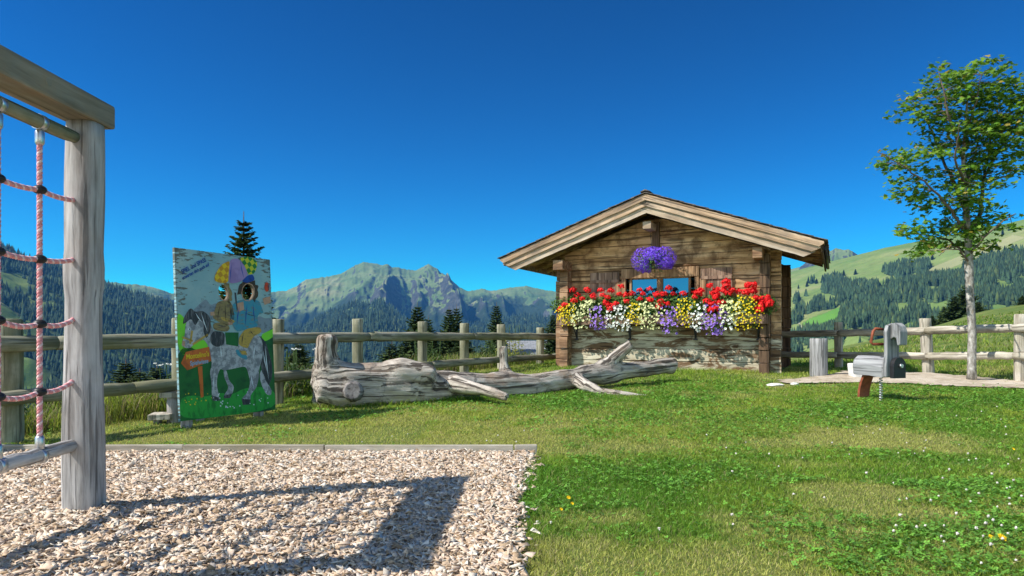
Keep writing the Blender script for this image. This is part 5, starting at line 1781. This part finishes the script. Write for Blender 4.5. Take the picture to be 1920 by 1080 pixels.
# neck board
mb = MB()
pl = [(-.17, .39), (.16, .39), (.15, .55), (.115, .74), (.12, .92), (.155, 1.08), (.12, 1.17), (0, 1.215), (-.12, 1.18), (-.16, 1.08), (-.15, .9), (-.15, .74), (-.17, .55)]
vs = [(.165, y, z) for y, z in pl] + [(.225, y, z) for y, z in pl]; k_ = len(pl)
mb.add(vs, [tuple(reversed(range(k_))), tuple(range(k_, 2 * k_))] + [(i, (i + 1) % k_, k_ + (i + 1) % k_, k_ + i) for i in range(k_)])
mb.build('neck_board', RWV, rk, bevel=.01)
# head: block leaning forward with a hanging beak
mb = MB()
pl = [(.225, .96), (.225, 1.20), (.30, 1.22), (.36, 1.17), (.39, 1.08), (.385, .88), (.34, .87), (.32, .98), (.28, 1.0)]
mb.prism(pl, -.085, .085); mb.build('head', RWV, rk, bevel=.018)
mb = MB(); mb.tube([(0, 0, 0), (0, 0, .10)], [.028, .028], 10)
# handle: red D grip on both sides
for sgn in (-1, 1):
    mb = MB(); y = sgn
    mb.tube([(.10, .08 * y, 1.12), (.06, .20 * y, 1.13), (.05, .235 * y, 1.09), (.03, .26 * y, .92), (.05, .24 * y, .89), (.12, .10 * y, .89)], .022, 8); mb.build('handle', REDW, rk, True)
mb = MB(); vs = []
for a in np.linspace(0, PI, 12): vs.append((math.cos(a) * .13, .36 + .20 + math.sin(a) * .13))
pl = [(.13, .37)] + vs + [(-.13, .37)]
v2 = [(.235, y + .03, z) for y, z in pl] + [(.30, y + .03, z) for y, z in pl]; k_ = len(pl)
mb.add(v2, [tuple(reversed(range(k_))), tuple(range(k_, 2 * k_))] + [(i, (i + 1) % k_, k_ + (i + 1) % k_, k_ + i) for i in range(k_)])
mb.build('front_plate', BLACKRUB, rk)
mb = MB(); mb.tube([(.30, .05, .56), (.325, .05, .56)], [.035, .03], 14); mb.build('bolt', STEEL, rk, True)
# red tail foot: curved plank
mb = MB(); pts = []
for f in np.linspace(0, 1, 9):
    pts.append((-.22 - .10 * math.sin(f * PI * .55), -.0, .42 - .40 * f))
vs = []
for (x, y, z) in pts: vs += [(x - .02, -.11, z), (x - .02, .11, z), (x + .02, .11, z), (x + .02, -.11, z)]
fs = []
for i in range(len(pts) - 1):
    for j in range(4): fs.append((i * 4 + j, i * 4 + (j + 1) % 4, i * 4 + 4 + (j + 1) % 4, i * 4 + 4 + j))
mb.add(vs, fs); mb.build('curved_foot', REDW, rk)
sp_ = MB(); pts = [(.03 + .022 * math.cos(t * 2 * PI), .022 * math.sin(t * 2 * PI) - .04, .41 - .44 * t / 11) for t in np.linspace(0, 11, 110)]
sp_.tube(pts, .0085, 6); sp_.build('spring', STEEL, rk, True)

# ------------------------------------------------------------------ grey shingled roof downhill
barn = empty('barn', W(995, 700, 38).to_tuple(), .05, 'grey shingled barn roof seen through the fence left of the cabin', 'barn')
m, n, p, o_ = new_mat('grey_shingles')
src, v = coords(n, (1, 1, 1), False)
bk = n.nodes.new('ShaderNodeTexBrick'); bk.inputs['Scale'].default_value = 1.0; bk.inputs['Brick Width'].default_value = .30; bk.inputs['Row Height'].default_value = .17; bk.inputs['Mortar Size'].default_value = .012
bk.inputs['Color1'].default_value = (.20, .21, .22, 1); bk.inputs['Color2'].default_value = (.27, .28, .30, 1); bk.inputs['Mortar'].default_value = (.14, .15, .16, 1)
n.links.new(v, bk.inputs['Vector']); n.links.new(bk.outputs[0], p.inputs['Base Color'])
mb = MB()
bl, br_ = W(948, 640, 38).x - barn.location.x, W(1100, 640, 38).x - barn.location.x
Zt, Zb_ = W(0, 640, 38).z - barn.location.z, W(0, 672, 36).z - barn.location.z
mb = MB(); mb.box((0, 0, 0), (br_ - bl, 2.4, .08))
# a sloping rectangular slab, front half, rear half
sl_len = math.hypot(2.2, Zt - Zb_)
for sgn in (1, -1):
    mb = MB(); mb.box((0, -sl_len / 2, 0), (br_ - bl, sl_len, .08))
    o = mb.build('roof_slope', m, barn); o.location = ((bl + br_) / 2, 0, Zt); o.rotation_euler = (math.atan2(Zt - Zb_, 2.2), 0, 0 if sgn > 0 else PI)
mb = MB(); mb.box(((bl + br_) / 2, 0, Zb_ - 1.2), (br_ - bl - .5, 3.4, 2.6)); mb.build('wall', DARKW, barn)
mb = MB(); xx = W(935, 650, 37).x - barn.location.x; mb.box((xx, -.6, Zt - .75), (.48, .3, 1.7)); mb.build('gable_board', plain('blue_grey_board', (.07, .10, .15), .7), barn, bevel=.02)

# ------------------------------------------------------------------ maple
YM = 13.4
mp_base = W(1822, 704, YM)
mz = float(gz(mp_base.x, mp_base.y))
mapl = empty('maple_tree', (mp_base.x, mp_base.y, mz), 0, 'slender young maple with pale blotched trunk in front of the right fence', 'tree')
MO = Vector((mp_base.x, mp_base.y, mz))
def M_(px, py, dy=0.0): 
    return W(px, py, YM + dy) - MO
m, n, p, o_ = new_mat('maple_bark')
src, v = coords(n, (1, 1, .5), False)
g = noise_node(n, v, 14, 6, .65); g2 = noise_node(n, v, 5, 5, .6)
c = ramp(n, [(.35, (.12, .105, .085)), (.5, (.28, .26, .23)), (.66, (.50, .48, .44))], g)
c = mix(n, c, (.42, .27, .12), ramp(n, [(.60, (0, 0, 0)), (.66, (.5, .5, .5))], g2))
n.links.new(c, p.inputs['Base Color']); bump(n, p, g, .8, .015)
MBARK = m
tk = MB()
tk.tube([M_(1822, 712), M_(1822, 690), M_(1823, 620), M_(1819, 560), M_(1817, 505), M_(1816, 460), M_(1812, 400), M_(1808, 350), M_(1806, 290), M_(1812, 220), M_(1815, 160)], [.095, .075, .070, .072, .076, .062, .055, .045, .035, .025, .01], 12, jit=.05)
trunk = tk.build('trunk', MBARK, mapl, True)
limbs = []
LBARK = plain('limb_bark', (.13, .10, .075), .9, .35, 20, bs=.4)
def limb(pts, r0, r1):
    pts = [M_(*q) for q in pts]
    n_ = 8; out_ = []
    for i in range(len(pts) - 1):
        for k in range(n_):
            out_.append(pts[i].lerp(pts[i + 1], k / n_) + Vector([random.uniform(-.015, .015) for _ in range(3)]))
    out_.append(pts[-1])
    rr = [r0 + (r1 - r0) * i / (len(out_) - 1) for i in range(len(out_))]
    mb = MB(); mb.tube(out_, rr, 7); mb.build('limb', LBARK, mapl, True)
    limbs.extend(out_)
limb([(1816, 460, 0), (1838, 400, .3), (1845, 330, .4), (1862, 240, .6), (1880, 170, .7)], .05, .01)
limb([(1845, 330, .4), (1880, 270, .2), (1915, 220, 0), (1950, 180, -.1)], .03, .008)
limb([(1814, 440, 0), (1780, 390, -.3), (1740, 345, -.5), (1690, 310, -.6), (1645, 285, -.6)], .03, .006)
limb([(1812, 400, 0), (1770, 300, .4), (1740, 230, .6), (1705, 180, .7)], .035, .006)
limb([(1806, 300, 0), (1780, 220, -.4), (1768, 165, -.5), (1760, 135, -.5)], .03, .006)
limb([(1806, 270, 0), (1830, 190, -.4), (1840, 140, -.6)], .025, .006)
limb([(1817, 480, 0), (1780, 450, .3), (1730, 440, .5), (1695, 435, .6)], .025, .005)
limb([(1817, 480, 0), (1850, 440, -.4), (1880, 415, -.6), (1905, 400, -.7)], .025, .005)
limb([(1816, 490, 0), (1800, 470, -.5), (1780, 460, -.9), (1760, 480, -1.0)], .02, .005)
limb([(1845, 340, .4), (1890, 330, .7), (1935, 310, .9)], .025, .005)
limb([(1812, 350, 0), (1830, 280, .9), (1850, 220, 1.3)], .03, .006)
limb([(1812, 350, 0), (1790, 300, -.9), (1800, 230, -1.3)], .03, .006)
tr_pts = [M_(1816, 460).lerp(M_(1808, 350), f) for f in np.linspace(0, 1, 10)] + [M_(1808, 350).lerp(M_(1815, 160), f) for f in np.linspace(0, 1, 20)]
attract = limbs + tr_pts
# crown blobs: px, py, rx, ry, weight
blobs = [(1820, 160, 62, 42, 1.0), (1760, 185, 55, 45, .85), (1880, 195, 52, 55, 1.0), (1930, 230, 40, 70, .6), (1790, 250, 60, 50, 1.0), (1860, 265, 60, 50, 1.0), (1715, 200, 38, 30, .45), (1757, 122, 16, 18, .5), (1828, 115, 22, 15, .15), (1840, 330, 55, 40, .8), (1900, 320, 38, 28, .35), (1795, 310, 36, 30, .45), (1700, 300, 58, 24, .85), (1660, 290, 30, 14, .5), (1720, 345, 50, 28, .6), (1765, 375, 50, 30, .65), (1820, 400, 50, 35, .8), (1860, 420, 42, 26, .55), (1785, 445, 58, 28, .95), (1722, 430, 36, 18, .8), (1835, 465, 36, 22, .45), (1735, 470, 38, 16, .5), (1770, 490, 26, 12, .14), (1880, 395, 28, 14, .2)]
wts = np.array([b[4] * b[2] * b[3] for b in blobs]); wts /= wts.sum()
lv = []; lf_ = []; lm = []
twm = MB()
NT = 740
for _ in range(NT):
    b = blobs[int(np.searchsorted(np.cumsum(wts), random.random()))]
    while True:
        q = Vector([random.uniform(-1, 1) for _ in range(3)])
        if q.length < 1: break
    scx = YM / F
    c = M_(b[0] + q.x * b[2], b[1] + q.y * b[3]); c.y += q.z * (b[2] * scx * 1.15) + (0)
    near = min(attract, key=lambda a: (a - c).length)
    if (near - c).length > .75: near = c + (near - c).normalized() * .5
    if random.random() < .55 and abs(near.z - c.z) < .22: twm.tube([near, near.lerp(c, .6) + Vector((0, 0, .03)), c], [.007, .005, .003], 4)
    out_d = (c - near); out_d.z *= .3
    if out_d.length < .05: out_d = Vector((random.uniform(-1, 1), random.uniform(-1, 1), 0))
    out_d.normalize()
    nl = random.randint(7, 13)
    for i in range(nl):
        p_ = c + out_d * random.uniform(-.16, .20) + Vector((random.uniform(-.13, .13), random.uniform(-.13, .13), random.uniform(-.05, .05)))
        nn = Vector((random.gauss(-.15, .55), random.gauss(-.2, .55), 1)).normalized()
        a = (out_d + Vector((random.uniform(-.7, .7), random.uniform(-.7, .7), -.35))).normalized(); a = (a - nn * a.dot(nn)).normalized(); bb = nn.cross(a)
        s_ = random.uniform(.040, .068)
        k0 = len(lv)
        shp = [(-.55, 0), (-.35, .5), (-.75, .95) , (.05, .62), (.25, 1.0), (.5, .42), (1.15, 0), (.5, -.42), (.25, -1.0), (.05, -.62), (-.75, -.95), (-.35, -.5)]
        for x, y in shp: lv.append(tuple(p_ + a * x * s_ + bb * y * s_ - nn * abs(y) * .15 * s_))
        lf_.append(tuple(range(k0, k0 + 12))); lm.append(0 if random.random() < .62 else (1 if random.random() < .9 else 2))
twm.build('twigs', LBARK, mapl)
me = bpy.data.meshes.new('crown'); me.from_pydata(lv, [], lf_)
for mm in (leafy('maple_leaf', (.11, .24, .025), trans=.42, var=.35, scale=2.5, rough=.45), leafy('maple_leaf_light', (.21, .35, .04), trans=.5, var=.3, scale=2.5, rough=.45), leafy('maple_leaf_yellowed', (.38, .30, .06), trans=.4, var=.3, scale=2.5)): me.materials.append(mm)
me.polygons.foreach_set('material_index', lm); me.update()
o = bpy.data.objects.new('crown', me); COL.objects.link(o); o.parent = mapl

# ------------------------------------------------------------------ grass
GM = leafy('grass_blade', attr='col', trans=.5, rough=.6)
HUTP = [tuple((H0 + HU * a + HN * b)[:2]) for a, b in ((.05, -.1), (WL, -.1), (WL, WD), (.05, WD))]
def lawn_points(N, x0, x1, y0, y1, frus=1.0):
    X = RNG.uniform(x0, x1, N); Y = RNG.uniform(y0, y1, N)
    k = (~in_chips(X - .03 * RNG.standard_normal(N) , Y - .02)) & (abs(X) < .80 * Y + .8) & (~in_sand(X, Y) | (RNG.random(N) < .05) | (RNG.random(N) < .35 * ~in_sand(X + .12, Y - .25))) & (~in_poly(X, Y, HUTP))
    r = X / np.maximum(Y, .1)
    k &= np.where(r < .3, fence_d(X, Y) < 2.2, True)
    return X[k], Y[k]
def blades(X, Y, h, w, colr, lean=.75, segs=2):
    N = len(X)
    Z = gz(X, Y) - .004
    yaw = RNG.uniform(0, 2 * PI, N); lx = np.cos(yaw) * h * lean * RNG.uniform(.1, 1.6, N); ly = np.sin(yaw) * h * lean * RNG.uniform(.1, 1.6, N)
    fa = RNG.uniform(0, 2 * PI, N); wx = np.cos(fa) * w / 2; wy = np.sin(fa) * w / 2
    V = np.zeros((N, 5, 3))
    V[:, 0] = np.stack([X - wx, Y - wy, Z], -1); V[:, 1] = np.stack([X + wx, Y + wy, Z], -1)
    V[:, 2] = np.stack([X + wx * .75 + lx * .35, Y + wy * .75 + ly * .35, Z + h * .58], -1); V[:, 3] = np.stack([X - wx * .75 + lx * .35, Y - wy * .75 + ly * .35, Z + h * .58], -1)
    V[:, 4] = np.stack([X + lx, Y + ly, Z + h * .92], -1)
    f = np.array([(0, 1, 2), (0, 2, 3), (3, 2, 4)])
    F_ = (f[None] + (np.arange(N) * 5)[:, None, None]).reshape(-1, 3)
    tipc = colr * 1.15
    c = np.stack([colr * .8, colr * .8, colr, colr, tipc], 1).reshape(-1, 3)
    return V.reshape(-1, 3), F_, c
def gcolor(X, Y, drymul=1.0):
    N = len(X)
    d = np.clip(dryness(X, Y) * drymul, 0, 1)
    lush = np.array([.13, .31, .022]); mid = np.array([.38, .48, .055]); dry = np.array([.62, .60, .17]); straw = np.array([.58, .50, .24])
    lm_ = np.exp(-((X - 1.0) / 1.5) ** 4 - ((Y - 5.2) / 1.05) ** 4)
    mm_ = np.exp(-((X + 1.0) / 5.0) ** 4 - ((Y - 8.3) / 1.7) ** 4)
    t = np.clip(fbm(X * 1.3, Y * 1.3, 3, 401) * 1.6 - .4 - .5 * lm_ + .4 * mm_ + RNG.normal(0, .16, N), 0, 1)[:, None]
    d = np.clip(d + .28 * mm_ - .3 * lm_, 0, 1)
    c = lush * (1 - t) + mid * t
    dm = np.clip(d + RNG.normal(0, .12, N), 0, 1)[:, None]
    c = c * (1 - dm * .8) + dry * dm * .8
    s = RNG.random(N) < (.05 + .20 * d)
    c[s] = straw * RNG.uniform(.6, 1.1, (s.sum(), 1))
    return c * RNG.uniform(.55, 1.35, (N, 1))
Vs, Fs, Cs = [], [], []
def addb(t):
    off = sum(len(v) for v in Vs); Vs.append(t[0]); Fs.append(t[1] + off); Cs.append(t[2])
for (N, x0, x1, y0, y1, h0, h1, w0, w1) in ((150000, -.2, 4.5, 2.6, 5.2, .014, .044, .0028, .0050), (150000, -1, 7.0, 5.2, 8.2, .018, .046, .004, .0065), (60000, -6.8, .3, 6.4, 9.5, .018, .05, .004, .007), (170000, -3.5, 11.5, 8.2, 13, .022, .05, .006, .009), (110000, -3, 16, 13, 22, .03, .07, .009, .014)):
    X, Y = lawn_points(N, x0, x1, y0, y1)
    d = dryness(X, Y)
    h = RNG.uniform(h0, h1, len(X)) * (1.15 - .45 * d)
    # lush and long beside the chips, at the log and below walls
    h *= 1 + .7 * np.exp(-((X - chips_right(Y) - .12) / .12) ** 2) * (Y < CH_Y)
    addb(blades(X, Y, h, RNG.uniform(w0, w1, len(X)), gcolor(X, Y)))
# tufts against log, posts and cabin foot
tu = []
for px, py, Y in [(595 + i * 9, 0, 9.75 + i * .028) for i in range(40)] + [(1270 + i * 9, 0, 15.7 - i * .0) for i in range(20)]:
    X = (px - 960) / F * Y
    if px >= 1270:
        r = (px - 960) / F; t = (-.12 + H0.dot(HN)) / (r * math.sin(B_) + math.cos(B_)); X, Y = t * r, t
    tu.append((X, Y))
tu = np.array(tu); k = RNG.integers(0, len(tu), 5000)
X = tu[k, 0] + RNG.normal(0, .10, 5000); Y = tu[k, 1] + RNG.normal(0, .05, 5000)
addb(blades(X, Y, RNG.uniform(.04, .13, 5000), RNG.uniform(.005, .009, 5000), gcolor(X, Y, .3)))
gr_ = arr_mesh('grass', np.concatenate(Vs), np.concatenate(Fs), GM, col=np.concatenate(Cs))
tag(gr_, 'short green lawn grass with yellowed dry patches', 'grass', None, 'stuff')
print('grass blades', sum(len(v) for v in Vs) // 5)

# pasture grass beyond the right fence and rough growth beyond the left fence
Vs, Fs, Cs = [], [], []
N = 60000
X = RNG.uniform(5, 40, N); Y = RNG.uniform(14, 60, N); k = (X / Y > .36) & (X / Y < .9) & (Y > 34.5 - 2.17 * X + .6) & (RNG.random(N) < np.clip(16 / Y, .15, 1))
X, Y = X[k], Y[k]
cc = gcolor(X, Y) ; cc = cc * .75 + np.array([.13, .13, .04]) * .3
addb(blades(X, Y, RNG.uniform(.06, .22, len(X)), RNG.uniform(.012, .03, len(X)) * (Y / 16), cc))
po = arr_mesh('pasture_grass', np.concatenate(Vs), np.concatenate(Fs), GM, col=np.concatenate(Cs))
tag(po, 'longer pasture grass on the slope beyond the right fence', 'grass', None, 'stuff')
Vs, Fs, Cs = [], [], []
N = 16000
s = RNG.uniform(-7.5, 1.6, N); d = RNG.gamma(2.2, .35, N) + .25
X = s - d * 1.9 / FSL; Y = 16.88 + 1.9 * s + d / FSL
pn = vnoise(s * 1.6, d, 55)
h = RNG.uniform(.12, .42, N) * (.5 + pn) + np.clip(d - .9, 0, 2) * .18
cc = gcolor(X, Y, .6) * .62; st = RNG.random(N) < .22
cc[st] = np.array([.36, .30, .16]) * RNG.uniform(.6, 1.2, (st.sum(), 1))
addb(blades(X, Y, h, RNG.uniform(.008, .02, N), cc, .5))
rg = arr_mesh('rough_growth', np.concatenate(Vs), np.concatenate(Fs), GM, col=np.concatenate(Cs))
tag(rg, 'tall rough grass and weeds just beyond the left fence', 'undergrowth', None, 'stuff')
# leafy weeds: bushes of small leaves beyond the left fence
LW = leafy('weed_leaf', (.045, .085, .02), trans=.25, var=.5, scale=5)
for i, (s, d, h, lab) in enumerate([(-4.1, .5, .45, 'leafy weeds just right of the climbing frame post'), (-3.9, .9, .55, 'leafy weeds left of the bench'), (-3.15, .55, .5, 'leafy weeds between board and stump of the log'), (-2.9, .8, .5, 'weeds behind the rail left of the log stump'), (-5.1, .8, .5, 'weeds below the rail at the far left'), (.5, .6, .7, 'yellowish weeds by the last fence post before the cabin'), (.05, .7, .6, 'weeds under the grey barn roof'), (-1.0, 1.0, .6, 'weeds behind the log below the rails')]):
    X = s - d * 1.9 / FSL; Y = 16.88 + 1.9 * s + d / FSL
    rt = empty('weed_clump', (X, Y, float(gz(X, Y))), 0, lab, 'weeds', 'weed clumps along the left fence')
    foliage('leaves', rt, LW if i != 5 else leafy('yellow_weed_leaf', (.25, .26, .05), trans=.3), 520, (0, 0, h * .5), (.42, .30, h * .55), (.015, .04))
    mb = MB()
    for k in range(5):
        a = random.uniform(-.3, .3); mb.tube([(a, 0, 0), (a * 1.3, random.uniform(-.1, .1), h * 1.5)], .006, 4)
        if k < 3 and i in (0, 1, 3): [mb.ball((a * 1.3 + random.uniform(-.05, .05), random.uniform(-.05, .05), h * 1.5 + random.uniform(-.015, .015)), .013, 5, 3, sc=(1.2, 1.2, .7), mi=1) for _ in range(9)]
    mb.build('stalks', [STEM, WHITE], rt)

# clover leaves
CL = leafy('clover_leaf', attr='col', trans=.25, rough=.55)
Vs, Fs, Cs = [], [], []
def clover(N, x0, x1, y0, y1, r0, r1):
    X, Y = lawn_points(N, x0, x1, y0, y1)
    pt = fbm(X * 1.1 + 5, Y * 1.1, 4, 420); k = (RNG.random(len(X)) < np.clip((pt - .38) * 5, .08, 1)) & (RNG.random(len(X)) > dryness(X, Y) * 1.05)
    X, Y = X[k], Y[k]; N = len(X)
    Z = gz(X, Y) + RNG.uniform(.015, .045, N); r = RNG.uniform(r0, r1, N); a0 = RNG.uniform(0, 6.28, N)
    tx = RNG.normal(0, .35, N); ty = RNG.normal(-.1, .35, N)
    c = np.array([.12, .29, .03]) * RNG.uniform(.5, 1.6, (N, 1)) + RNG.uniform(0, .02, (N, 1))
    for lobe in range(3):
        a = a0 + lobe * 2.094
        V = np.zeros((N, 5, 3))
        for i, (u, v_) in enumerate(((.05, 0), (.6, -.55), (1.15, -.32), (1.15, .32), (.6, .55))):
            dx = (np.cos(a) * u - np.sin(a) * v_) * r; dy = (np.sin(a) * u + np.cos(a) * v_) * r
            V[:, i] = np.stack([X + dx, Y + dy, Z + dx * tx + dy * ty], -1)
        f = (np.arange(5)[None] + (np.arange(N) * 5)[:, None])
        off = sum(len(v) for v in Vs); Vs.append(V.reshape(-1, 3)); Fs.append(f + off); Cs.append(np.repeat(c, 5, axis=0))
clover(45000, -.2, 4.5, 2.6, 5.2, .006, .014); clover(42000, -6, 7, 5.2, 8.5, .007, .015); clover(60000, -5, 11, 8.5, 13.5, .012, .02)
cv = arr_mesh('clover', np.concatenate(Vs), np.concatenate(Fs), CL, col=np.concatenate(Cs))
tag(cv, 'green clover leaves growing through the lawn', 'clover', None, 'stuff')

# clover blossoms and yellow flowers
CBW = plain('clover_blossom', (.72, .66, .60), .9, .2, 40)
def puff(seed, r=.009):
    rnd = random.Random(seed); mb = MB()
    mb.tube([(0, 0, -.035), (0, 0, .0)], .0015, 4, mi=1)
    for _ in range(16):
        d = Vector((rnd.gauss(0, 1), rnd.gauss(0, 1), rnd.gauss(.4, .8))).normalized()
        a = d.cross(Vector((0, .1, 1))).normalized() * r * .3
        mb.add([tuple(-a), tuple(a), tuple(d * r + a * .8), tuple(d * r * 1.1), tuple(d * r - a * .8)], [(0, 1, 2, 3, 4)])
    mb.ball((0, 0, 0), r * .75, 6, 4)
    me = bpy.data.meshes.new('clover_blossom'); me.from_pydata(mb.v, [], mb.f); me.materials.append(CBW); me.materials.append(STEM)
    me.polygons.foreach_set('material_index', mb.m); me.update(); return me
PU = [puff(i) for i in range(3)]
cl_px = [(1112, 0)]
pts = [(1745, 938), (1675, 905), (1793, 962), (1853, 968), (1848, 980), (1862, 975), (1878, 985), (1905, 990), (1890, 1000), (1915, 930), (1858, 1020), (1843, 1005), (1812, 918), (1870, 905), (1780, 880), (1735, 840), (1690, 812), (1625, 800), (1600, 815), (1560, 830), (1505, 858), (1688, 965), (1680, 985), (1719, 988), (1770, 985), (1760, 930), (1830, 990), (1236, 991), (1007, 978), (1033, 979), (1460, 874), (1380, 850), (1325, 815), (1890, 870), (1910, 860), (1830, 860), (1815, 850), (1650, 805), (1637, 812), (1700, 830), (1715, 850), (1905, 1050), (1770, 1015), (1765, 1005), (1840, 1055), (1700, 935), (1880, 1010), (1870, 950), (1893, 945), (1900, 900), (1820, 940), (1835, 925), (1888, 915), (1735, 985), (1795, 1000)]
for i in range(34): pts.append((random.uniform(1350, 1915), random.uniform(760, 1000)))
for i in range(22): pts.append((random.uniform(390, 1000), random.uniform(800, 845)))
cbw = 0
for (px, py) in pts:
    Yq = EYE * F / (py - HY)
    for _ in range(6):
        Xq = (px - 960) / F * Yq; Yq = (EYE - float(gz(Xq, Yq)) - .045) * F / (py - HY)
    Xq = (px - 960) / F * Yq
    if bool(in_chips(np.array([Xq]), np.array([Yq]))[0]) or bool(in_sand(np.array([Xq]), np.array([Yq]))[0]): continue
    o = bpy.data.objects.new('clover_blossom', random.choice(PU)); COL.objects.link(o)
    o.location = (Xq, Yq, float(gz(Xq, Yq)) + .045); o.rotation_euler = (random.uniform(-.4, .4), random.uniform(-.4, .4), random.uniform(0, 6)); s = random.uniform(.7, 1.25); o.scale = (s, s, s)
    tag(o, 'small pale clover blossom standing up out of the lawn', 'blossom', 'pale clover blossoms scattered over the lawn')
YC = plain('dandelion_yellow', (.80, .55, .01), .8, .15, 40)
for px, py, s, lab in ((1878, 1008, 1.5, 'larger yellow flower in the lawn at lower right'), (1858, 1007, 1.0, 'yellow flower just left of the larger one at lower right'), (1066, 933, .9, 'yellow flower in the lush grass near the chip bed'), (1073, 944, .7, 'second small yellow flower near the chip bed, below the first'), (1052, 955, .7, 'small yellow flower left of the pair near the chip bed'), (1900, 842, .9, 'yellow flower in the grass at the far right edge')):
    Yq = EYE * F / (py - HY)
    for _ in range(6):
        Xq = (px - 960) / F * Yq; Yq = (EYE - float(gz(Xq, Yq)) - .045) * F / (py - HY)
    mb = MB()
    for k in range(18):
        a = 2 * PI * k / 18; c_, s_ = math.cos(a), math.sin(a); r = .014 * random.uniform(.85, 1.1)
        mb.add([(0, 0, 0), (c_ * r - s_ * .003, s_ * r + c_ * .003, .004 + .003 * (k % 2)), (c_ * r * 1.1, s_ * r * 1.1, .003), (c_ * r + s_ * .003, s_ * r - c_ * .003, .004)], [(0, 1, 2, 3)])
    mb.tube([(0, 0, -.045), (0, 0, 0)], .0018, 4, mi=1)
    o = mb.build('yellow_flower', [YC, STEM], None, loc=((px - 960) / F * Yq, Yq, float(gz(Xq, Yq)) + .045), rot=(.7, 0, .3)); o.scale = (s, s, s)
    tag(o, lab, 'flower')

# ------------------------------------------------------------------ haze
mb = MB()
mb.box((0, 3200, 20), (13000, 9400, 1860))
m = bpy.data.materials.new('haze'); m.use_nodes = True; n = m.node_tree; n.nodes.clear()
o_ = n.nodes.new('ShaderNodeOutputMaterial'); pv = n.nodes.new('ShaderNodeVolumePrincipled')
pv.inputs['Color'].default_value = (.10, .42, 1.0, 1); pv.inputs['Density'].default_value = 6.0e-5; pv.inputs['Anisotropy'].default_value = 0.0
n.links.new(pv.outputs[0], o_.inputs['Volume'])
hz = mb.build('haze', m); tag(hz, 'thin blue summer haze in the valley air', 'haze', None, 'stuff')
